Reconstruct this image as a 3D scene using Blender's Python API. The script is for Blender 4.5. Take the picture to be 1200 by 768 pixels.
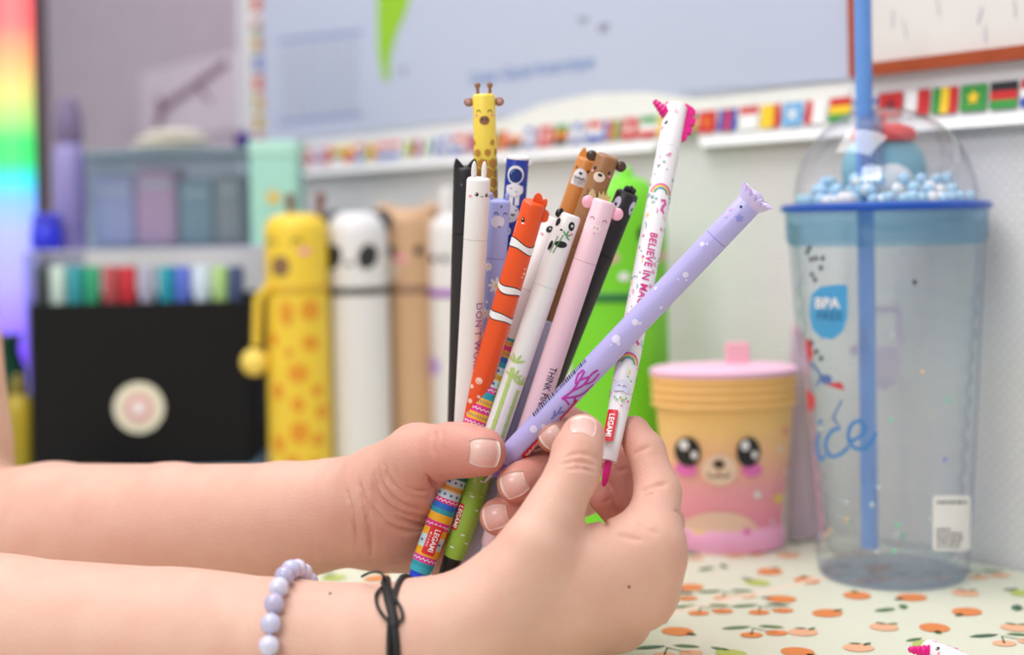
import bpy, bmesh, math, random
import numpy as np
from mathutils import Vector, Matrix
from mathutils.bvhtree import BVHTree

for _o in list(bpy.data.objects):
    bpy.data.objects.remove(_o, do_unlink=True)
SC = bpy.context.scene
C = SC.collection
random.seed(7)

# ------------------------------------------------------------------ camera, world, light, exposure
F_PX = 1750.0          # focal length in pixels of the 1200 x 768 frame
EYE = 0.184            # eye height above the table top (table top is z = 0)
ROLL = math.radians(1.2)
HORIZON = 256.0
_c, _s = math.cos(ROLL), math.sin(ROLL)

cam_data = bpy.data.cameras.new('camera')
cam_data.sensor_width = 36.0
cam_data.lens = F_PX * 36.0 / 1200.0
cam_data.shift_y = -(384.0 - HORIZON) / 1200.0
cam_data.clip_start = 0.02
cam_data.clip_end = 50
cam_data.dof.use_dof = True
cam_data.dof.focus_distance = 0.585
cam_data.dof.aperture_fstop = cam_data.lens / 11.5
cam_data.dof.aperture_blades = 0
cam = bpy.data.objects.new('camera', cam_data)
C.objects.link(cam)
cam.matrix_world = Matrix(((_c, _s, 0, 0), (0, 0, -1, 0), (-_s, _c, 0, EYE), (0, 0, 0, 1)))
SC.camera = cam

w = bpy.data.worlds.new('room_light')
SC.world = w
w.use_nodes = True
w.node_tree.nodes['Background'].inputs[0].default_value = (0.93, 0.95, 1.0, 1)
w.node_tree.nodes['Background'].inputs[1].default_value = 0.42

def area_light(name, loc, target, size, size_y, power, color):
    d = bpy.data.lights.new(name, 'AREA')
    d.shape = 'RECTANGLE'
    d.size, d.size_y, d.energy, d.color = size, size_y, power, color
    o = bpy.data.objects.new(name, d)
    C.objects.link(o)
    o.location = loc
    o.rotation_euler = (Vector(target) - Vector(loc)).to_track_quat('-Z', 'Y').to_euler()
    return o
area_light('window_daylight', (-0.75, -0.75, 1.25), (0.0, 0.65, 0.1), 0.8, 0.6, 14.5, (1.0, 0.985, 0.96))
area_light('ceiling_lamp', (-0.40, 0.70, 1.50), (0.1, 1.0, 0.1), 1.2, 0.8, 19.5, (1.0, 0.98, 0.97))

SC.view_settings.view_transform = 'Standard'
SC.view_settings.look = 'None'
SC.view_settings.gamma = 1.0
SC.view_settings.use_curve_mapping = False
SC.view_settings.exposure = 0.0
SC.cycles.transparent_max_bounces = 24

# ------------------------------------------------------------------ helpers
def ray(px, py):
    dx, up = px - 600.0, -(py - HORIZON)
    u = dx * _c + up * _s
    v = -dx * _s + up * _c
    return Vector((u / F_PX, 1.0, v / F_PX))
CAM = Vector((0, 0, EYE))
def P(px, py, d):
    return CAM + ray(px, py) * d
def on_table(px, py, z=0.0):
    r = ray(px, py)
    return CAM + r * ((z - EYE) / r.z)
def to_px(p):
    u, v = p.x / p.y * F_PX, (p.z - EYE) / p.y * F_PX
    return 600 + u * _c - v * _s, HORIZON - (u * _s + v * _c)

MATS = {}
def lin(c):
    return tuple(((x / 255) / 12.92 if x / 255 <= 0.04045 else ((x / 255 + 0.055) / 1.055) ** 2.4) for x in c)
def mat(name, rgb=(200, 200, 200), rough=0.45, noise=0.04, nscale=60.0, sss=0.0, alpha=1.0, emit=0.0, metal=0.0, spec=0.5, bump=0.0, coat=0.0):
    """principled material with a fine procedural colour variation; rgb in display values"""
    if name in MATS:
        return MATS[name]
    m = bpy.data.materials.new(name)
    m.use_nodes = True
    nt = m.node_tree
    b = nt.nodes['Principled BSDF']
    col = lin(rgb)
    b.inputs['Roughness'].default_value = rough
    b.inputs['Metallic'].default_value = metal
    b.inputs['Specular IOR Level'].default_value = spec
    b.inputs['Coat Weight'].default_value = coat
    if sss:
        b.inputs['Subsurface Weight'].default_value = sss
        b.inputs['Subsurface Scale'].default_value = 0.003
    tc = nt.nodes.new('ShaderNodeTexCoord')
    nz = nt.nodes.new('ShaderNodeTexNoise')
    nz.inputs['Scale'].default_value = nscale
    nz.inputs['Detail'].default_value = 3
    nt.links.new(tc.outputs['Object'], nz.inputs['Vector'])
    mix = nt.nodes.new('ShaderNodeMix')
    mix.data_type = 'RGBA'
    nt.links.new(nz.outputs['Fac'], mix.inputs['Factor'])
    mix.inputs['A'].default_value = tuple(max(0, x * (1 - noise * 1.5)) for x in col) + (1,)
    mix.inputs['B'].default_value = tuple(min(1, x * (1 + noise * 1.5)) for x in col) + (1,)
    nt.links.new(mix.outputs['Result'], b.inputs['Base Color'])
    if emit:
        nt.links.new(mix.outputs['Result'], b.inputs['Emission Color'])
        b.inputs['Emission Strength'].default_value = emit
    if bump:
        bp = nt.nodes.new('ShaderNodeBump')
        bp.inputs['Strength'].default_value = bump
        bp.inputs['Distance'].default_value = 0.001
        nt.links.new(nz.outputs['Fac'], bp.inputs['Height'])
        nt.links.new(bp.outputs['Normal'], b.inputs['Normal'])
    if alpha < 1:
        b.inputs['Alpha'].default_value = alpha
    MATS[name] = m
    return m

def clear_mat(name, tint=(235, 242, 246), milk=0.08, milk_rgb=(200, 215, 225), rough=0.03, ior=1.25, edge=(176, 196, 220)):
    """thin clear plastic: see-through sheet, fresnel gloss and a little milkiness"""
    if name in MATS:
        return MATS[name]
    m = bpy.data.materials.new(name)
    m.use_nodes = True
    nt = m.node_tree
    nt.nodes.clear()
    out = nt.nodes.new('ShaderNodeOutputMaterial')
    tr = nt.nodes.new('ShaderNodeBsdfTransparent')
    lw0 = nt.nodes.new('ShaderNodeLayerWeight'); lw0.inputs['Blend'].default_value = 0.5
    p0 = nt.nodes.new('ShaderNodeMath'); p0.operation = 'POWER'; p0.inputs[1].default_value = 5.0
    nt.links.new(lw0.outputs['Facing'], p0.inputs[0])
    mt = nt.nodes.new('ShaderNodeMix'); mt.data_type = 'RGBA'
    nt.links.new(p0.outputs[0], mt.inputs['Factor'])
    mt.inputs['A'].default_value = lin(tint) + (1,)
    mt.inputs['B'].default_value = lin(edge) + (1,)      # longer path through the plastic at the edge
    nt.links.new(mt.outputs['Result'], tr.inputs[0])
    d1 = nt.nodes.new('ShaderNodeBsdfDiffuse')
    d1.inputs[0].default_value = lin(milk_rgb) + (1,)
    d2 = nt.nodes.new('ShaderNodeBsdfTranslucent')
    d2.inputs[0].default_value = lin(milk_rgb) + (1,)
    df = nt.nodes.new('ShaderNodeMixShader')
    nt.links.new(d1.outputs[0], df.inputs[1]); nt.links.new(d2.outputs[0], df.inputs[2])
    m1 = nt.nodes.new('ShaderNodeMixShader')
    m1.inputs[0].default_value = milk
    nt.links.new(tr.outputs[0], m1.inputs[1])
    nt.links.new(df.outputs[0], m1.inputs[2])
    gl = nt.nodes.new('ShaderNodeBsdfGlossy')
    gl.inputs['Roughness'].default_value = rough
    lw = nt.nodes.new('ShaderNodeLayerWeight')      # same gloss from both sides of the thin sheet
    lw.inputs['Blend'].default_value = 0.5
    pw = nt.nodes.new('ShaderNodeMath'); pw.operation = 'POWER'; pw.inputs[1].default_value = 3.5
    nt.links.new(lw.outputs['Facing'], pw.inputs[0])
    fr = nt.nodes.new('ShaderNodeMath'); fr.operation = 'MULTIPLY_ADD'; fr.inputs[1].default_value = (ior - 1) * 1.6; fr.inputs[2].default_value = (ior - 1) * .2
    nt.links.new(pw.outputs[0], fr.inputs[0])
    m2 = nt.nodes.new('ShaderNodeMixShader')
    nt.links.new(fr.outputs[0], m2.inputs[0])
    nt.links.new(m1.outputs[0], m2.inputs[1])
    nt.links.new(gl.outputs[0], m2.inputs[2])
    nt.links.new(m2.outputs[0], out.inputs[0])
    MATS[name] = m
    return m

def make(name, verts, faces, m, parent=None, smooth=True, fmats=None):
    me = bpy.data.meshes.new(name)
    me.from_pydata([tuple(v) for v in verts], [], [tuple(f) for f in faces])
    for x in (m if isinstance(m, (list, tuple)) else [m]):
        me.materials.append(x)
    if fmats is not None:
        me.polygons.foreach_set('material_index', list(fmats))
    if smooth:
        me.polygons.foreach_set('use_smooth', [True] * len(me.polygons))
    me.update()
    o = bpy.data.objects.new(name, me)
    C.objects.link(o)
    if parent is not None:
        o.parent = parent
    return o
def thing(name, label, cat, loc=(0, 0, 0), group=None, mw=None):
    o = bpy.data.objects.new(name, None)
    C.objects.link(o)
    o.empty_display_size = 0.01
    if mw is not None:
        o.matrix_world = mw
    else:
        o.location = loc
    return tag(o, label, cat, group)
def tag(o, label, cat, group=None, kind=None):
    if label: o['label'] = label
    if cat: o['category'] = cat
    if group: o['group'] = group
    if kind: o['kind'] = kind
    return o
def structure(o):
    o['kind'] = 'structure'
    return o

class MB:
    """collects shapes into one mesh"""
    def __init__(self):
        self.v, self.f, self.m = [], [], []
        self.cur = 0
    def add(self, vs, fs):
        n = len(self.v)
        self.v += [Vector(x) for x in vs]
        self.f += [tuple(i + n for i in f) for f in fs]
        self.m += [self.cur] * len(fs)
        return self
    def xf(self, M, start=0):
        for i in range(start, len(self.v)):
            self.v[i] = M @ self.v[i]
        return self
    def lathe(self, prof, seg=32, cap=True, center=(0, 0, 0)):
        vs, fs = [], []
        cx, cy, cz = center
        for r, z in prof:
            for k in range(seg):
                a = 2 * math.pi * k / seg
                vs.append((cx + r * math.cos(a), cy + r * math.sin(a), cz + z))
        for i in range(len(prof) - 1):
            for k in range(seg):
                k2 = (k + 1) % seg
                fs.append((i * seg + k, i * seg + k2, (i + 1) * seg + k2, (i + 1) * seg + k))
        if cap:
            fs.append(tuple(reversed(range(seg))))
            fs.append(tuple(range((len(prof) - 1) * seg, len(prof) * seg)))
        return self.add(vs, fs)
    def ball(self, c, r, seg=20, rings=12, M=None):
        if not hasattr(r, '__len__'):
            r = (r, r, r)
        vs, fs = [], []
        for i in range(rings + 1):
            t = math.pi * i / rings
            for k in range(seg):
                a = 2 * math.pi * k / seg
                p = Vector((r[0] * math.sin(t) * math.cos(a), r[1] * math.sin(t) * math.sin(a), r[2] * math.cos(t)))
                if M is not None:
                    p = M @ p
                vs.append(Vector(c) + p)
        for i in range(rings):
            for k in range(seg):
                k2 = (k + 1) % seg
                fs.append((i * seg + k, (i + 1) * seg + k, (i + 1) * seg + k2, i * seg + k2))
        return self.add(vs, fs)
    def box(self, lo, hi, bev=0.0):
        bm = bmesh.new()
        bmesh.ops.create_cube(bm, size=1.0)
        for v in bm.verts:
            v.co = Vector([(lo[i] + hi[i]) / 2 + v.co[i] * (hi[i] - lo[i]) for i in range(3)])
        if bev > 0:
            bmesh.ops.bevel(bm, geom=bm.edges[:], offset=bev, segments=3, affect='EDGES', profile=0.5)
        bm.verts.index_update()
        vs = [v.co.copy() for v in bm.verts]
        fs = [[v.index for v in f.verts] for f in bm.faces]
        bm.free()
        return self.add(vs, fs)
    def tube(self, pts, r, seg=8, closed=False):
        pts = [Vector(p) for p in pts]
        n = len(pts)
        rs = r if hasattr(r, '__len__') else [r] * n
        vs, fs = [], []
        prev = None
        for i, p in enumerate(pts):
            a = pts[(i - 1) % n] if (closed or i > 0) else p
            b = pts[(i + 1) % n] if (closed or i < n - 1) else p
            t = (b - a).normalized()
            if prev is None:
                prev = t.orthogonal().normalized()
            nrm = (prev - t * prev.dot(t)).normalized()
            prev = nrm
            bn = t.cross(nrm)
            for k in range(seg):
                an = 2 * math.pi * k / seg
                vs.append(p + (nrm * math.cos(an) + bn * math.sin(an)) * rs[i])
        m = n if closed else n - 1
        for i in range(m):
            j = (i + 1) % n
            for k in range(seg):
                k2 = (k + 1) % seg
                fs.append((i * seg + k, i * seg + k2, j * seg + k2, j * seg + k))
        if not closed:
            fs.append(tuple(reversed(range(seg))))
            fs.append(tuple(range((n - 1) * seg, n * seg)))
        return self.add(vs, fs)
    def prism(self, outline, y0, y1):
        """outline in (x, z), extruded along y"""
        n = len(outline)
        vs = [(x, y0, z) for x, z in outline] + [(x, y1, z) for x, z in outline]
        fs = [tuple(range(n)), tuple(reversed(range(n, 2 * n)))]
        fs += [(i, n + i, n + (i + 1) % n, (i + 1) % n) for i in range(n)]
        return self.add(vs, fs)
    def build(self, name, m, parent=None, smooth=True):
        o = make(name, self.v, self.f, m, parent, smooth, self.m if isinstance(m, (list, tuple)) else None)
        if smooth:
            o.data.set_sharp_from_angle(angle=math.radians(40))
        return o

def spline(pts, n=8, closed=False):
    """Catmull-Rom through points"""
    pts = [Vector(p) for p in pts]
    out = []
    N = len(pts)
    for i in range(N if closed else N - 1):
        g = (lambda k: pts[k % N]) if closed else (lambda k: pts[min(max(k, 0), N - 1)])
        p0, p1, p2, p3 = g(i - 1), g(i), g(i + 1), g(i + 2)
        for j in range(n):
            t = j / n
            out.append(0.5 * ((2 * p1) + (p2 - p0) * t + (2 * p0 - 5 * p1 + 4 * p2 - p3) * t * t + (3 * p1 - p0 - 3 * p2 + p3) * t ** 3))
    if not closed:
        out.append(pts[-1])
    return out

# ------------------------------------------------------------------ flat print: 2D outlines that get wrapped round a surface
class Print:
    """2D polygons (x right, y down, any unit) triangulated and cut fine enough to follow a curve"""
    def __init__(self):
        self.polys = []
        self.cur = 0
    def poly(self, pts):
        self.polys.append(([(float(a), float(b)) for a, b in pts], self.cur)); return self
    def ell(self, cx, cy, rx, ry=None, n=20, rot=0.0):
        ry = rx if ry is None else ry
        cr, sr = math.cos(rot), math.sin(rot)
        return self.poly([(cx + rx * math.cos(t) * cr - ry * math.sin(t) * sr, cy + rx * math.cos(t) * sr + ry * math.sin(t) * cr) for t in [2 * math.pi * i / n for i in range(n)]])
    def rect(self, x0, y0, x1, y1):
        return self.poly([(x0, y0), (x1, y0), (x1, y1), (x0, y1)])
    def rrect(self, x0, y0, x1, y1, r, n=5):
        pts = []
        for cx, cy, a in ((x1 - r, y0 + r, -90), (x1 - r, y1 - r, 0), (x0 + r, y1 - r, 90), (x0 + r, y0 + r, 180)):
            for i in range(n + 1):
                t = math.radians(a + 90 * i / n)
                pts.append((cx + r * math.cos(t), cy + r * math.sin(t)))
        return self.poly(pts)
    def stroke(self, pts, wd):
        pts = [Vector((a, b)) for a, b in pts]
        for i in range(len(pts) - 1):
            a, b = pts[i], pts[i + 1]
            if (b - a).length < 1e-9: continue
            t = (b - a).normalized()
            nr = Vector((-t.y, t.x)) * wd / 2
            e = t * wd * 0.25
            self.poly([a - nr - e, b - nr + e, b + nr + e, a + nr - e])
        return self
    def arc(self, cx, cy, rx, ry, a0, a1, wd, n=10):
        return self.stroke([(cx + rx * math.cos(math.radians(a0 + (a1 - a0) * i / n)), cy + ry * math.sin(math.radians(a0 + (a1 - a0) * i / n))) for i in range(n + 1)], wd)
    def star(self, cx, cy, r, k=5, inner=0.45, rot=-90):
        return self.poly([(cx + (r if i % 2 == 0 else r * inner) * math.cos(math.radians(rot + 180 * i / k)), cy + (r if i % 2 == 0 else r * inner) * math.sin(math.radians(rot + 180 * i / k))) for i in range(2 * k)])
    def flower(self, cx, cy, r, k=8):
        for i in range(k):
            a = 2 * math.pi * i / k
            self.ell(cx + 0.6 * r * math.cos(a), cy + 0.6 * r * math.sin(a), 0.42 * r, 0.2 * r, 12, a)
        return self
    def text(self, s, cx, cy, size, down=False, bold=0.0, spacing=1.0, sx=1.0, shear=0.0):
        """centred lettering; down=True reads along +y with the letter tops towards +x"""
        cu = bpy.data.curves.new('lettering', 'FONT')
        cu.body = s
        cu.size = size
        cu.align_x, cu.align_y = 'CENTER', 'CENTER'
        cu.offset = bold * size
        cu.space_character = spacing
        cu.shear = shear
        cu.resolution_u = 3
        o = bpy.data.objects.new('lettering', cu)
        C.objects.link(o)
        me = bpy.data.meshes.new_from_object(o)
        C.objects.unlink(o)
        bpy.data.objects.remove(o)
        for p in me.polygons:
            pts = []
            for vi in p.vertices:
                v = me.vertices[vi].co
                x, y = v.x * sx, v.y
                pts.append((cx + y, cy + x) if down else (cx + x, cy - y))
            self.polys.append((pts, self.cur))
        bpy.data.meshes.remove(me)
        bpy.data.curves.remove(cu)
        return self
    def build(self, name, mats, parent, mapping, step, ystep=None):
        """mapping(x, y) -> Vector; step: longest allowed piece in x"""
        bm = bmesh.new()
        for pts, mi in self.polys:
            # drop doubled points
            q = []
            for p in pts:
                if not q or (abs(p[0] - q[-1][0]) + abs(p[1] - q[-1][1])) > 1e-7:
                    q.append(p)
            if len(q) < 3: continue
            try:
                f = bm.faces.new([bm.verts.new((a, b, 0)) for a, b in q])
            except ValueError:
                continue
            f.material_index = mi
        bmesh.ops.triangulate(bm, faces=bm.faces[:])
        if bm.verts:
            for ax, st in ((0, step), (1, ystep)):
                if not st: continue
                lo = min(v.co[ax] for v in bm.verts); hi = max(v.co[ax] for v in bm.verts)
                for k in range(math.ceil(lo / st), math.floor(hi / st) + 1):
                    co = [0, 0, 0]; no = [0, 0, 0]
                    co[ax] = k * st; no[ax] = 1
                    bmesh.ops.bisect_plane(bm, geom=bm.verts[:] + bm.edges[:] + bm.faces[:], plane_co=co, plane_no=no)
        bm.faces.ensure_lookup_table()
        # y is drawn downwards: face the print outwards
        for f in bm.faces:
            if f.normal.z > 0:
                f.normal_flip()
        for v in bm.verts:
            v.co = mapping(v.co.x, v.co.y)
        me = bpy.data.meshes.new(name)
        bm.to_mesh(me)
        bm.free()
        for x in (mats if isinstance(mats, (list, tuple)) else [mats]):
            me.materials.append(x)
        o = bpy.data.objects.new(name, me)
        C.objects.link(o)
        if parent is not None:
            o.parent = parent
        return o
# ------------------------------------------------------------------ the setting: wall and table
WR = on_table(1200, 668)                       # where wall meets table beside the tumbler
WL = Vector((-0.19, 1.339, 0.0))
WDIR = (WL - Vector((WR.x, WR.y, 0))).normalized()   # along the wall, away from the viewer
WN = Vector((WDIR.y, -WDIR.x, 0))              # wall normal
if WN.y > 0: WN = -WN
WO = Vector((WR.x, WR.y, 0))
def on_wall(px, py, off=0.0):
    r = ray(px, py)
    o = WO + WN * off
    t = (o - CAM).dot(WN) / r.dot(WN)
    return CAM + r * t
def wall_uv(p):
    return (p - WO).dot(WDIR), p.z
def wall_pt(u, z, off=0.0):
    return WO + WDIR * u + Vector((0, 0, z)) + WN * off

def wall_material():
    m = bpy.data.materials.new('white_relief_wallpaper')
    m.use_nodes = True
    nt = m.node_tree
    b = nt.nodes['Principled BSDF']
    b.inputs['Roughness'].default_value = 0.8
    tc = nt.nodes.new('ShaderNodeTexCoord')
    sep = nt.nodes.new('ShaderNodeSeparateXYZ')
    nt.links.new(tc.outputs['Object'], sep.inputs[0])
    com = nt.nodes.new('ShaderNodeCombineXYZ')
    nt.links.new(sep.outputs[0], com.inputs[0])
    nt.links.new(sep.outputs[2], com.inputs[1])
    br = nt.nodes.new('ShaderNodeTexBrick')
    br.inputs['Scale'].default_value = 1.0
    br.inputs['Brick Width'].default_value = 0.0062
    br.inputs['Row Height'].default_value = 0.0031
    br.inputs['Mortar Size'].default_value = 0.0005
    br.inputs['Mortar Smooth'].default_value = 0.6
    br.inputs['Color1'].default_value = lin((240, 238, 236)) + (1,)
    br.inputs['Color2'].default_value = lin((235, 234, 235)) + (1,)
    br.inputs['Mortar'].default_value = lin((214, 213, 217)) + (1,)
    nt.links.new(com.outputs[0], br.inputs['Vector'])
    nz = nt.nodes.new('ShaderNodeTexNoise')
    nz.inputs['Scale'].default_value = 12
    nt.links.new(tc.outputs['Object'], nz.inputs['Vector'])
    mx = nt.nodes.new('ShaderNodeMix'); mx.data_type = 'RGBA'; mx.blend_type = 'MULTIPLY'
    mx.inputs['Factor'].default_value = 0.12
    nt.links.new(br.outputs['Color'], mx.inputs['A'])
    nt.links.new(nz.outputs['Color'], mx.inputs['B'])
    nt.links.new(mx.outputs['Result'], b.inputs['Base Color'])
    bp = nt.nodes.new('ShaderNodeBump')
    bp.inputs['Strength'].default_value = 0.6
    bp.inputs['Distance'].default_value = 0.001
    bp.invert = True
    nt.links.new(br.outputs['Fac'], bp.inputs['Height'])
    nt.links.new(bp.outputs['Normal'], b.inputs['Normal'])
    return m
wall = MB()
wall.box((-0.5, 0, -0.75), (2.6, 0.05, 1.6))
wo = structure(wall.build('wall_back', wall_material(), None, False))
wo.matrix_world = Matrix(((WDIR.x, -WN.x, 0, WO.x), (WDIR.y, -WN.y, 0, WO.y), (0, 0, 1, 0), (0, 0, 0, 1)))

# table
tb = thing('table', 'white table under the fruit-printed cover', 'table', (0, 0.8, -0.75))
def tloc(m): m.xf(Matrix.Translation((0, -0.8, 0.75))); return m
def wall_clip(y):          # x of the wall at depth y
    return WO.x + (y - WO.y) * WDIR.x / WDIR.y
tab = MB()
out = [(-1.0, 0.2), (wall_clip(0.2) - 0.004, 0.2), (wall_clip(1.9) - 0.004, 1.9), (-1.0, 1.9)]
tab.add([(x, y, -0.03) for x, y in out] + [(x, y, -0.0012) for x, y in out], [(3, 2, 1, 0), (4, 5, 6, 7), (0, 1, 5, 4), (1, 2, 6, 5), (2, 3, 7, 6), (3, 0, 4, 7)])
tloc(tab).build('tabletop', mat('table_white', (222, 220, 214), 0.5), tb, False)
for lx, ly in ((-0.94, 0.26), (0.5, 0.26), (-0.94, 1.8), (-0.7, 1.8)):
    l = MB(); l.box((lx - 0.02, ly - 0.02, -0.75), (lx + 0.02, ly + 0.02, -0.03))
    tloc(l).build('leg', mat('table_white'), tb, False)

cl = thing('table_cover', 'cream oilcloth printed with oranges, cherries and leaves covering the table', 'tablecloth')
cv = MB()
out2 = [(-0.99, 0.21), (wall_clip(0.21) - 0.006, 0.21), (wall_clip(1.88) - 0.006, 1.88), (-0.99, 1.88)]
cv.add([(x, y, -0.0012) for x, y in out2] + [(x, y, 0.0) for x, y in out2], [(3, 2, 1, 0), (4, 5, 6, 7), (0, 1, 5, 4), (1, 2, 6, 5), (2, 3, 7, 6), (3, 0, 4, 7)])
cv.build('sheet', mat('oilcloth_cream', (222, 223, 202), 0.42, 0.02, 25), cl, False)
# overlapping edge of the cover running towards the wall
s0, s1 = on_table(560, 772), on_table(985, 674)
sd = (s1 - s0).normalized(); sn = Vector((-sd.y, sd.x, 0))
sm = MB()
a, b = s0 - sd * 0.3, s1 - sd * 0.01
sm.add([a - sn * .0016, b - sn * .0016, b + sn * .0016 + Vector((0, 0, .0008)), a + sn * .0016 + Vector((0, 0, .0008)), a + sn * .0022, b + sn * .0022], [(0, 1, 2, 3), (3, 2, 5, 4)])
sm.build('hem', mat('oilcloth_hem', (234, 216, 196), 0.5), cl, False)
# printed fruit
fr = Print()
rr = random.Random(3)
G = 0.0285
K_ = 1.2
def leaf(cx, cy, l, wd, ang):
    fr.cur = rr.choice((1, 1, 2))
    ca, sa = math.cos(ang), math.sin(ang)
    pts = [(-.5, 0), (-.2, .42), (.2, .4), (.5, 0), (.2, -.4), (-.2, -.42)]
    fr.poly([(cx + l * x * ca - wd * y * sa, cy + l * x * sa + wd * y * ca) for x, y in pts])
for iy in range(int(0.36 / G), int(1.3 / G)):
    for ix in range(-14, 24):
        cx = (ix + (iy % 2) * .5) * G + rr.uniform(-.005, .005)
        cy = iy * G + rr.uniform(-.005, .005)
        if cx > wall_clip(cy) - 0.034: continue
        k = rr.random(); an = rr.uniform(0, 6.28)
        n_before = len(fr.polys)
        if k < .3:
            fr.cur = 0; fr.ell(cx, cy, .0062, .0055, 14, an)
            leaf(cx + .006 * math.cos(an), cy + .006 * math.sin(an), .005, .003, an)
        elif k < .55:
            fr.cur = rr.choice((0, 3))
            fr.ell(cx, cy, .0042, .0036, 12); fr.ell(cx + .0095, cy + .002, .0042, .0036, 12)
            fr.cur = 1
            fr.stroke([(cx, cy), (cx + .002, cy + .009)], .0006); fr.stroke([(cx + .0095, cy + .002), (cx + .002, cy + .009)], .0006)
            leaf(cx - .004, cy + .010, .012, .0042, .2); leaf(cx + .009, cy + .0105, .010, .004, -.3)
        elif k < .7:
            fr.cur = 4; fr.ell(cx, cy, .0058, .0046, 14, an)
            leaf(cx - .003, cy + .006, .008, .003, an)
        elif k < .85:
            fr.cur = 3; fr.ell(cx, cy, .0055, .005, 14, an)
            leaf(cx, cy + .005, .005, .0025, an); leaf(cx + .004, cy + .004, .005, .0025, an + 1)
        else:
            leaf(cx, cy, .010, .005, an); leaf(cx + .008, cy + .004, .008, .004, an + 1.0)
        fr.polys[n_before:] = [([(cx + (a - cx) * K_, cy + (b - cy) * K_) for a, b in pts], mi) for pts, mi in fr.polys[n_before:]]
fo = fr.build('fruit_print', [mat('print_orange', (226, 134, 70), .5), mat('print_leaf', (88, 124, 74), .5), mat('print_leaf_dark', (64, 100, 78), .5),
                              mat('print_peach', (236, 178, 140), .5), mat('print_pear', (186, 198, 96), .5)], cl, lambda x, y: Vector((x, y, .0003)), None)
fo['kind'] = 'stuff'
# ------------------------------------------------------------------ arms and hands: one smooth skin grown from a distance field
class Field:
    def __init__(self, lo, hi, h):
        self.o = np.array(lo, dtype=np.float32); self.h = h
        self.n = tuple(int(math.ceil((hi[i] - lo[i]) / h)) + 1 for i in range(3))
        self.F = np.full(self.n, 0.03, dtype=np.float32)
    def window(self, pts, pad):
        a = np.min(pts, axis=0) - pad; b = np.max(pts, axis=0) + pad
        i0 = [max(0, int((a[i] - self.o[i]) / self.h)) for i in range(3)]
        i1 = [min(self.n[i], int((b[i] - self.o[i]) / self.h) + 2) for i in range(3)]
        sl = tuple(slice(i0[i], max(i0[i], i1[i])) for i in range(3))
        ax = [self.o[i] + self.h * np.arange(sl[i].start, sl[i].stop, dtype=np.float32) for i in range(3)]
        return sl, ax[0][:, None, None], ax[1][None, :, None], ax[2][None, None, :]
def smin(a, b, k):
    if k <= 0: return np.minimum(a, b)
    h = np.maximum(k - np.abs(a - b), 0) / k
    return np.minimum(a, b) - h * h * k * 0.25
def cone(X, Y, Z, a, b, ra, rb):
    a = np.array(a, dtype=np.float32); d = np.array(b, dtype=np.float32) - a
    L = float(d @ d)
    px, py, pz = X - a[0], Y - a[1], Z - a[2]
    t = np.clip((px * d[0] + py * d[1] + pz * d[2]) / max(L, 1e-12), 0, 1)
    return np.sqrt((px - t * d[0]) ** 2 + (py - t * d[1]) ** 2 + (pz - t * d[2]) ** 2) - (ra + (rb - ra) * t)
def chain_field(fld, pts, rad, k, pad):
    arr = np.array([tuple(p) for p in pts], dtype=np.float32)
    sl, X, Y, Z = fld.window(arr, pad + max(rad))
    out = None
    for i in range(len(pts) - 1):
        c = cone(X, Y, Z, arr[i], arr[i + 1], rad[i], rad[i + 1])
        out = c if out is None else smin(out, c, k)
    return sl, out
def add_base(fld, pts, rad, k, kin=0.004):
    sl, c = chain_field(fld, pts, rad, kin, k + 0.006)
    fld.F[sl] = smin(fld.F[sl], c, k)
def add_fingers(fld, fingers, k=0.009, kff=0.0012):
    B = fld.F
    G = B.copy()
    for pts, rad in fingers:
        sl, c = chain_field(fld, pts, rad, 0.003, k + 0.004)
        G[sl] = smin(G[sl], smin(B[sl], c, k), kff)
    fld.F = G
def hit(fld, px, py, d0=0.45, d1=0.9):
    r = ray(px, py)
    for s in np.arange(d0, d1, 0.0004):
        p = CAM + r * float(s)
        ijk = [int(round((p[i] - fld.o[i]) / fld.h)) for i in range(3)]
        if all(0 <= ijk[i] < fld.n[i] for i in range(3)) and fld.F[tuple(ijk)] < 0:
            return p
    return None
def crease(fld, pxs, r=0.0006, k=0.0010, amp=1.5):
    """skin fold through picture points lying on this arm"""
    pts = [hit(fld, *q) for q in pxs]
    pts = [p for p in pts if p is not None]
    if len(pts) < 2: return
    r *= amp
    pts = spline(pts, 5)
    arr = np.array([tuple(p) for p in pts], dtype=np.float32)
    sl, X, Y, Z = fld.window(arr, 0.006)
    dm = None
    n = len(pts) - 1
    for i in range(n):
        e = min(i, n - 1 - i) / max(1, n) * 2
        ri = r * min(1.0, 0.25 + 1.8 * e)
        c = cone(X, Y, Z, arr[i], arr[i + 1], ri, ri)
        dm = c if dm is None else np.minimum(dm, c)
    fld.F[sl] = -smin(-fld.F[sl], dm, k)
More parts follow.
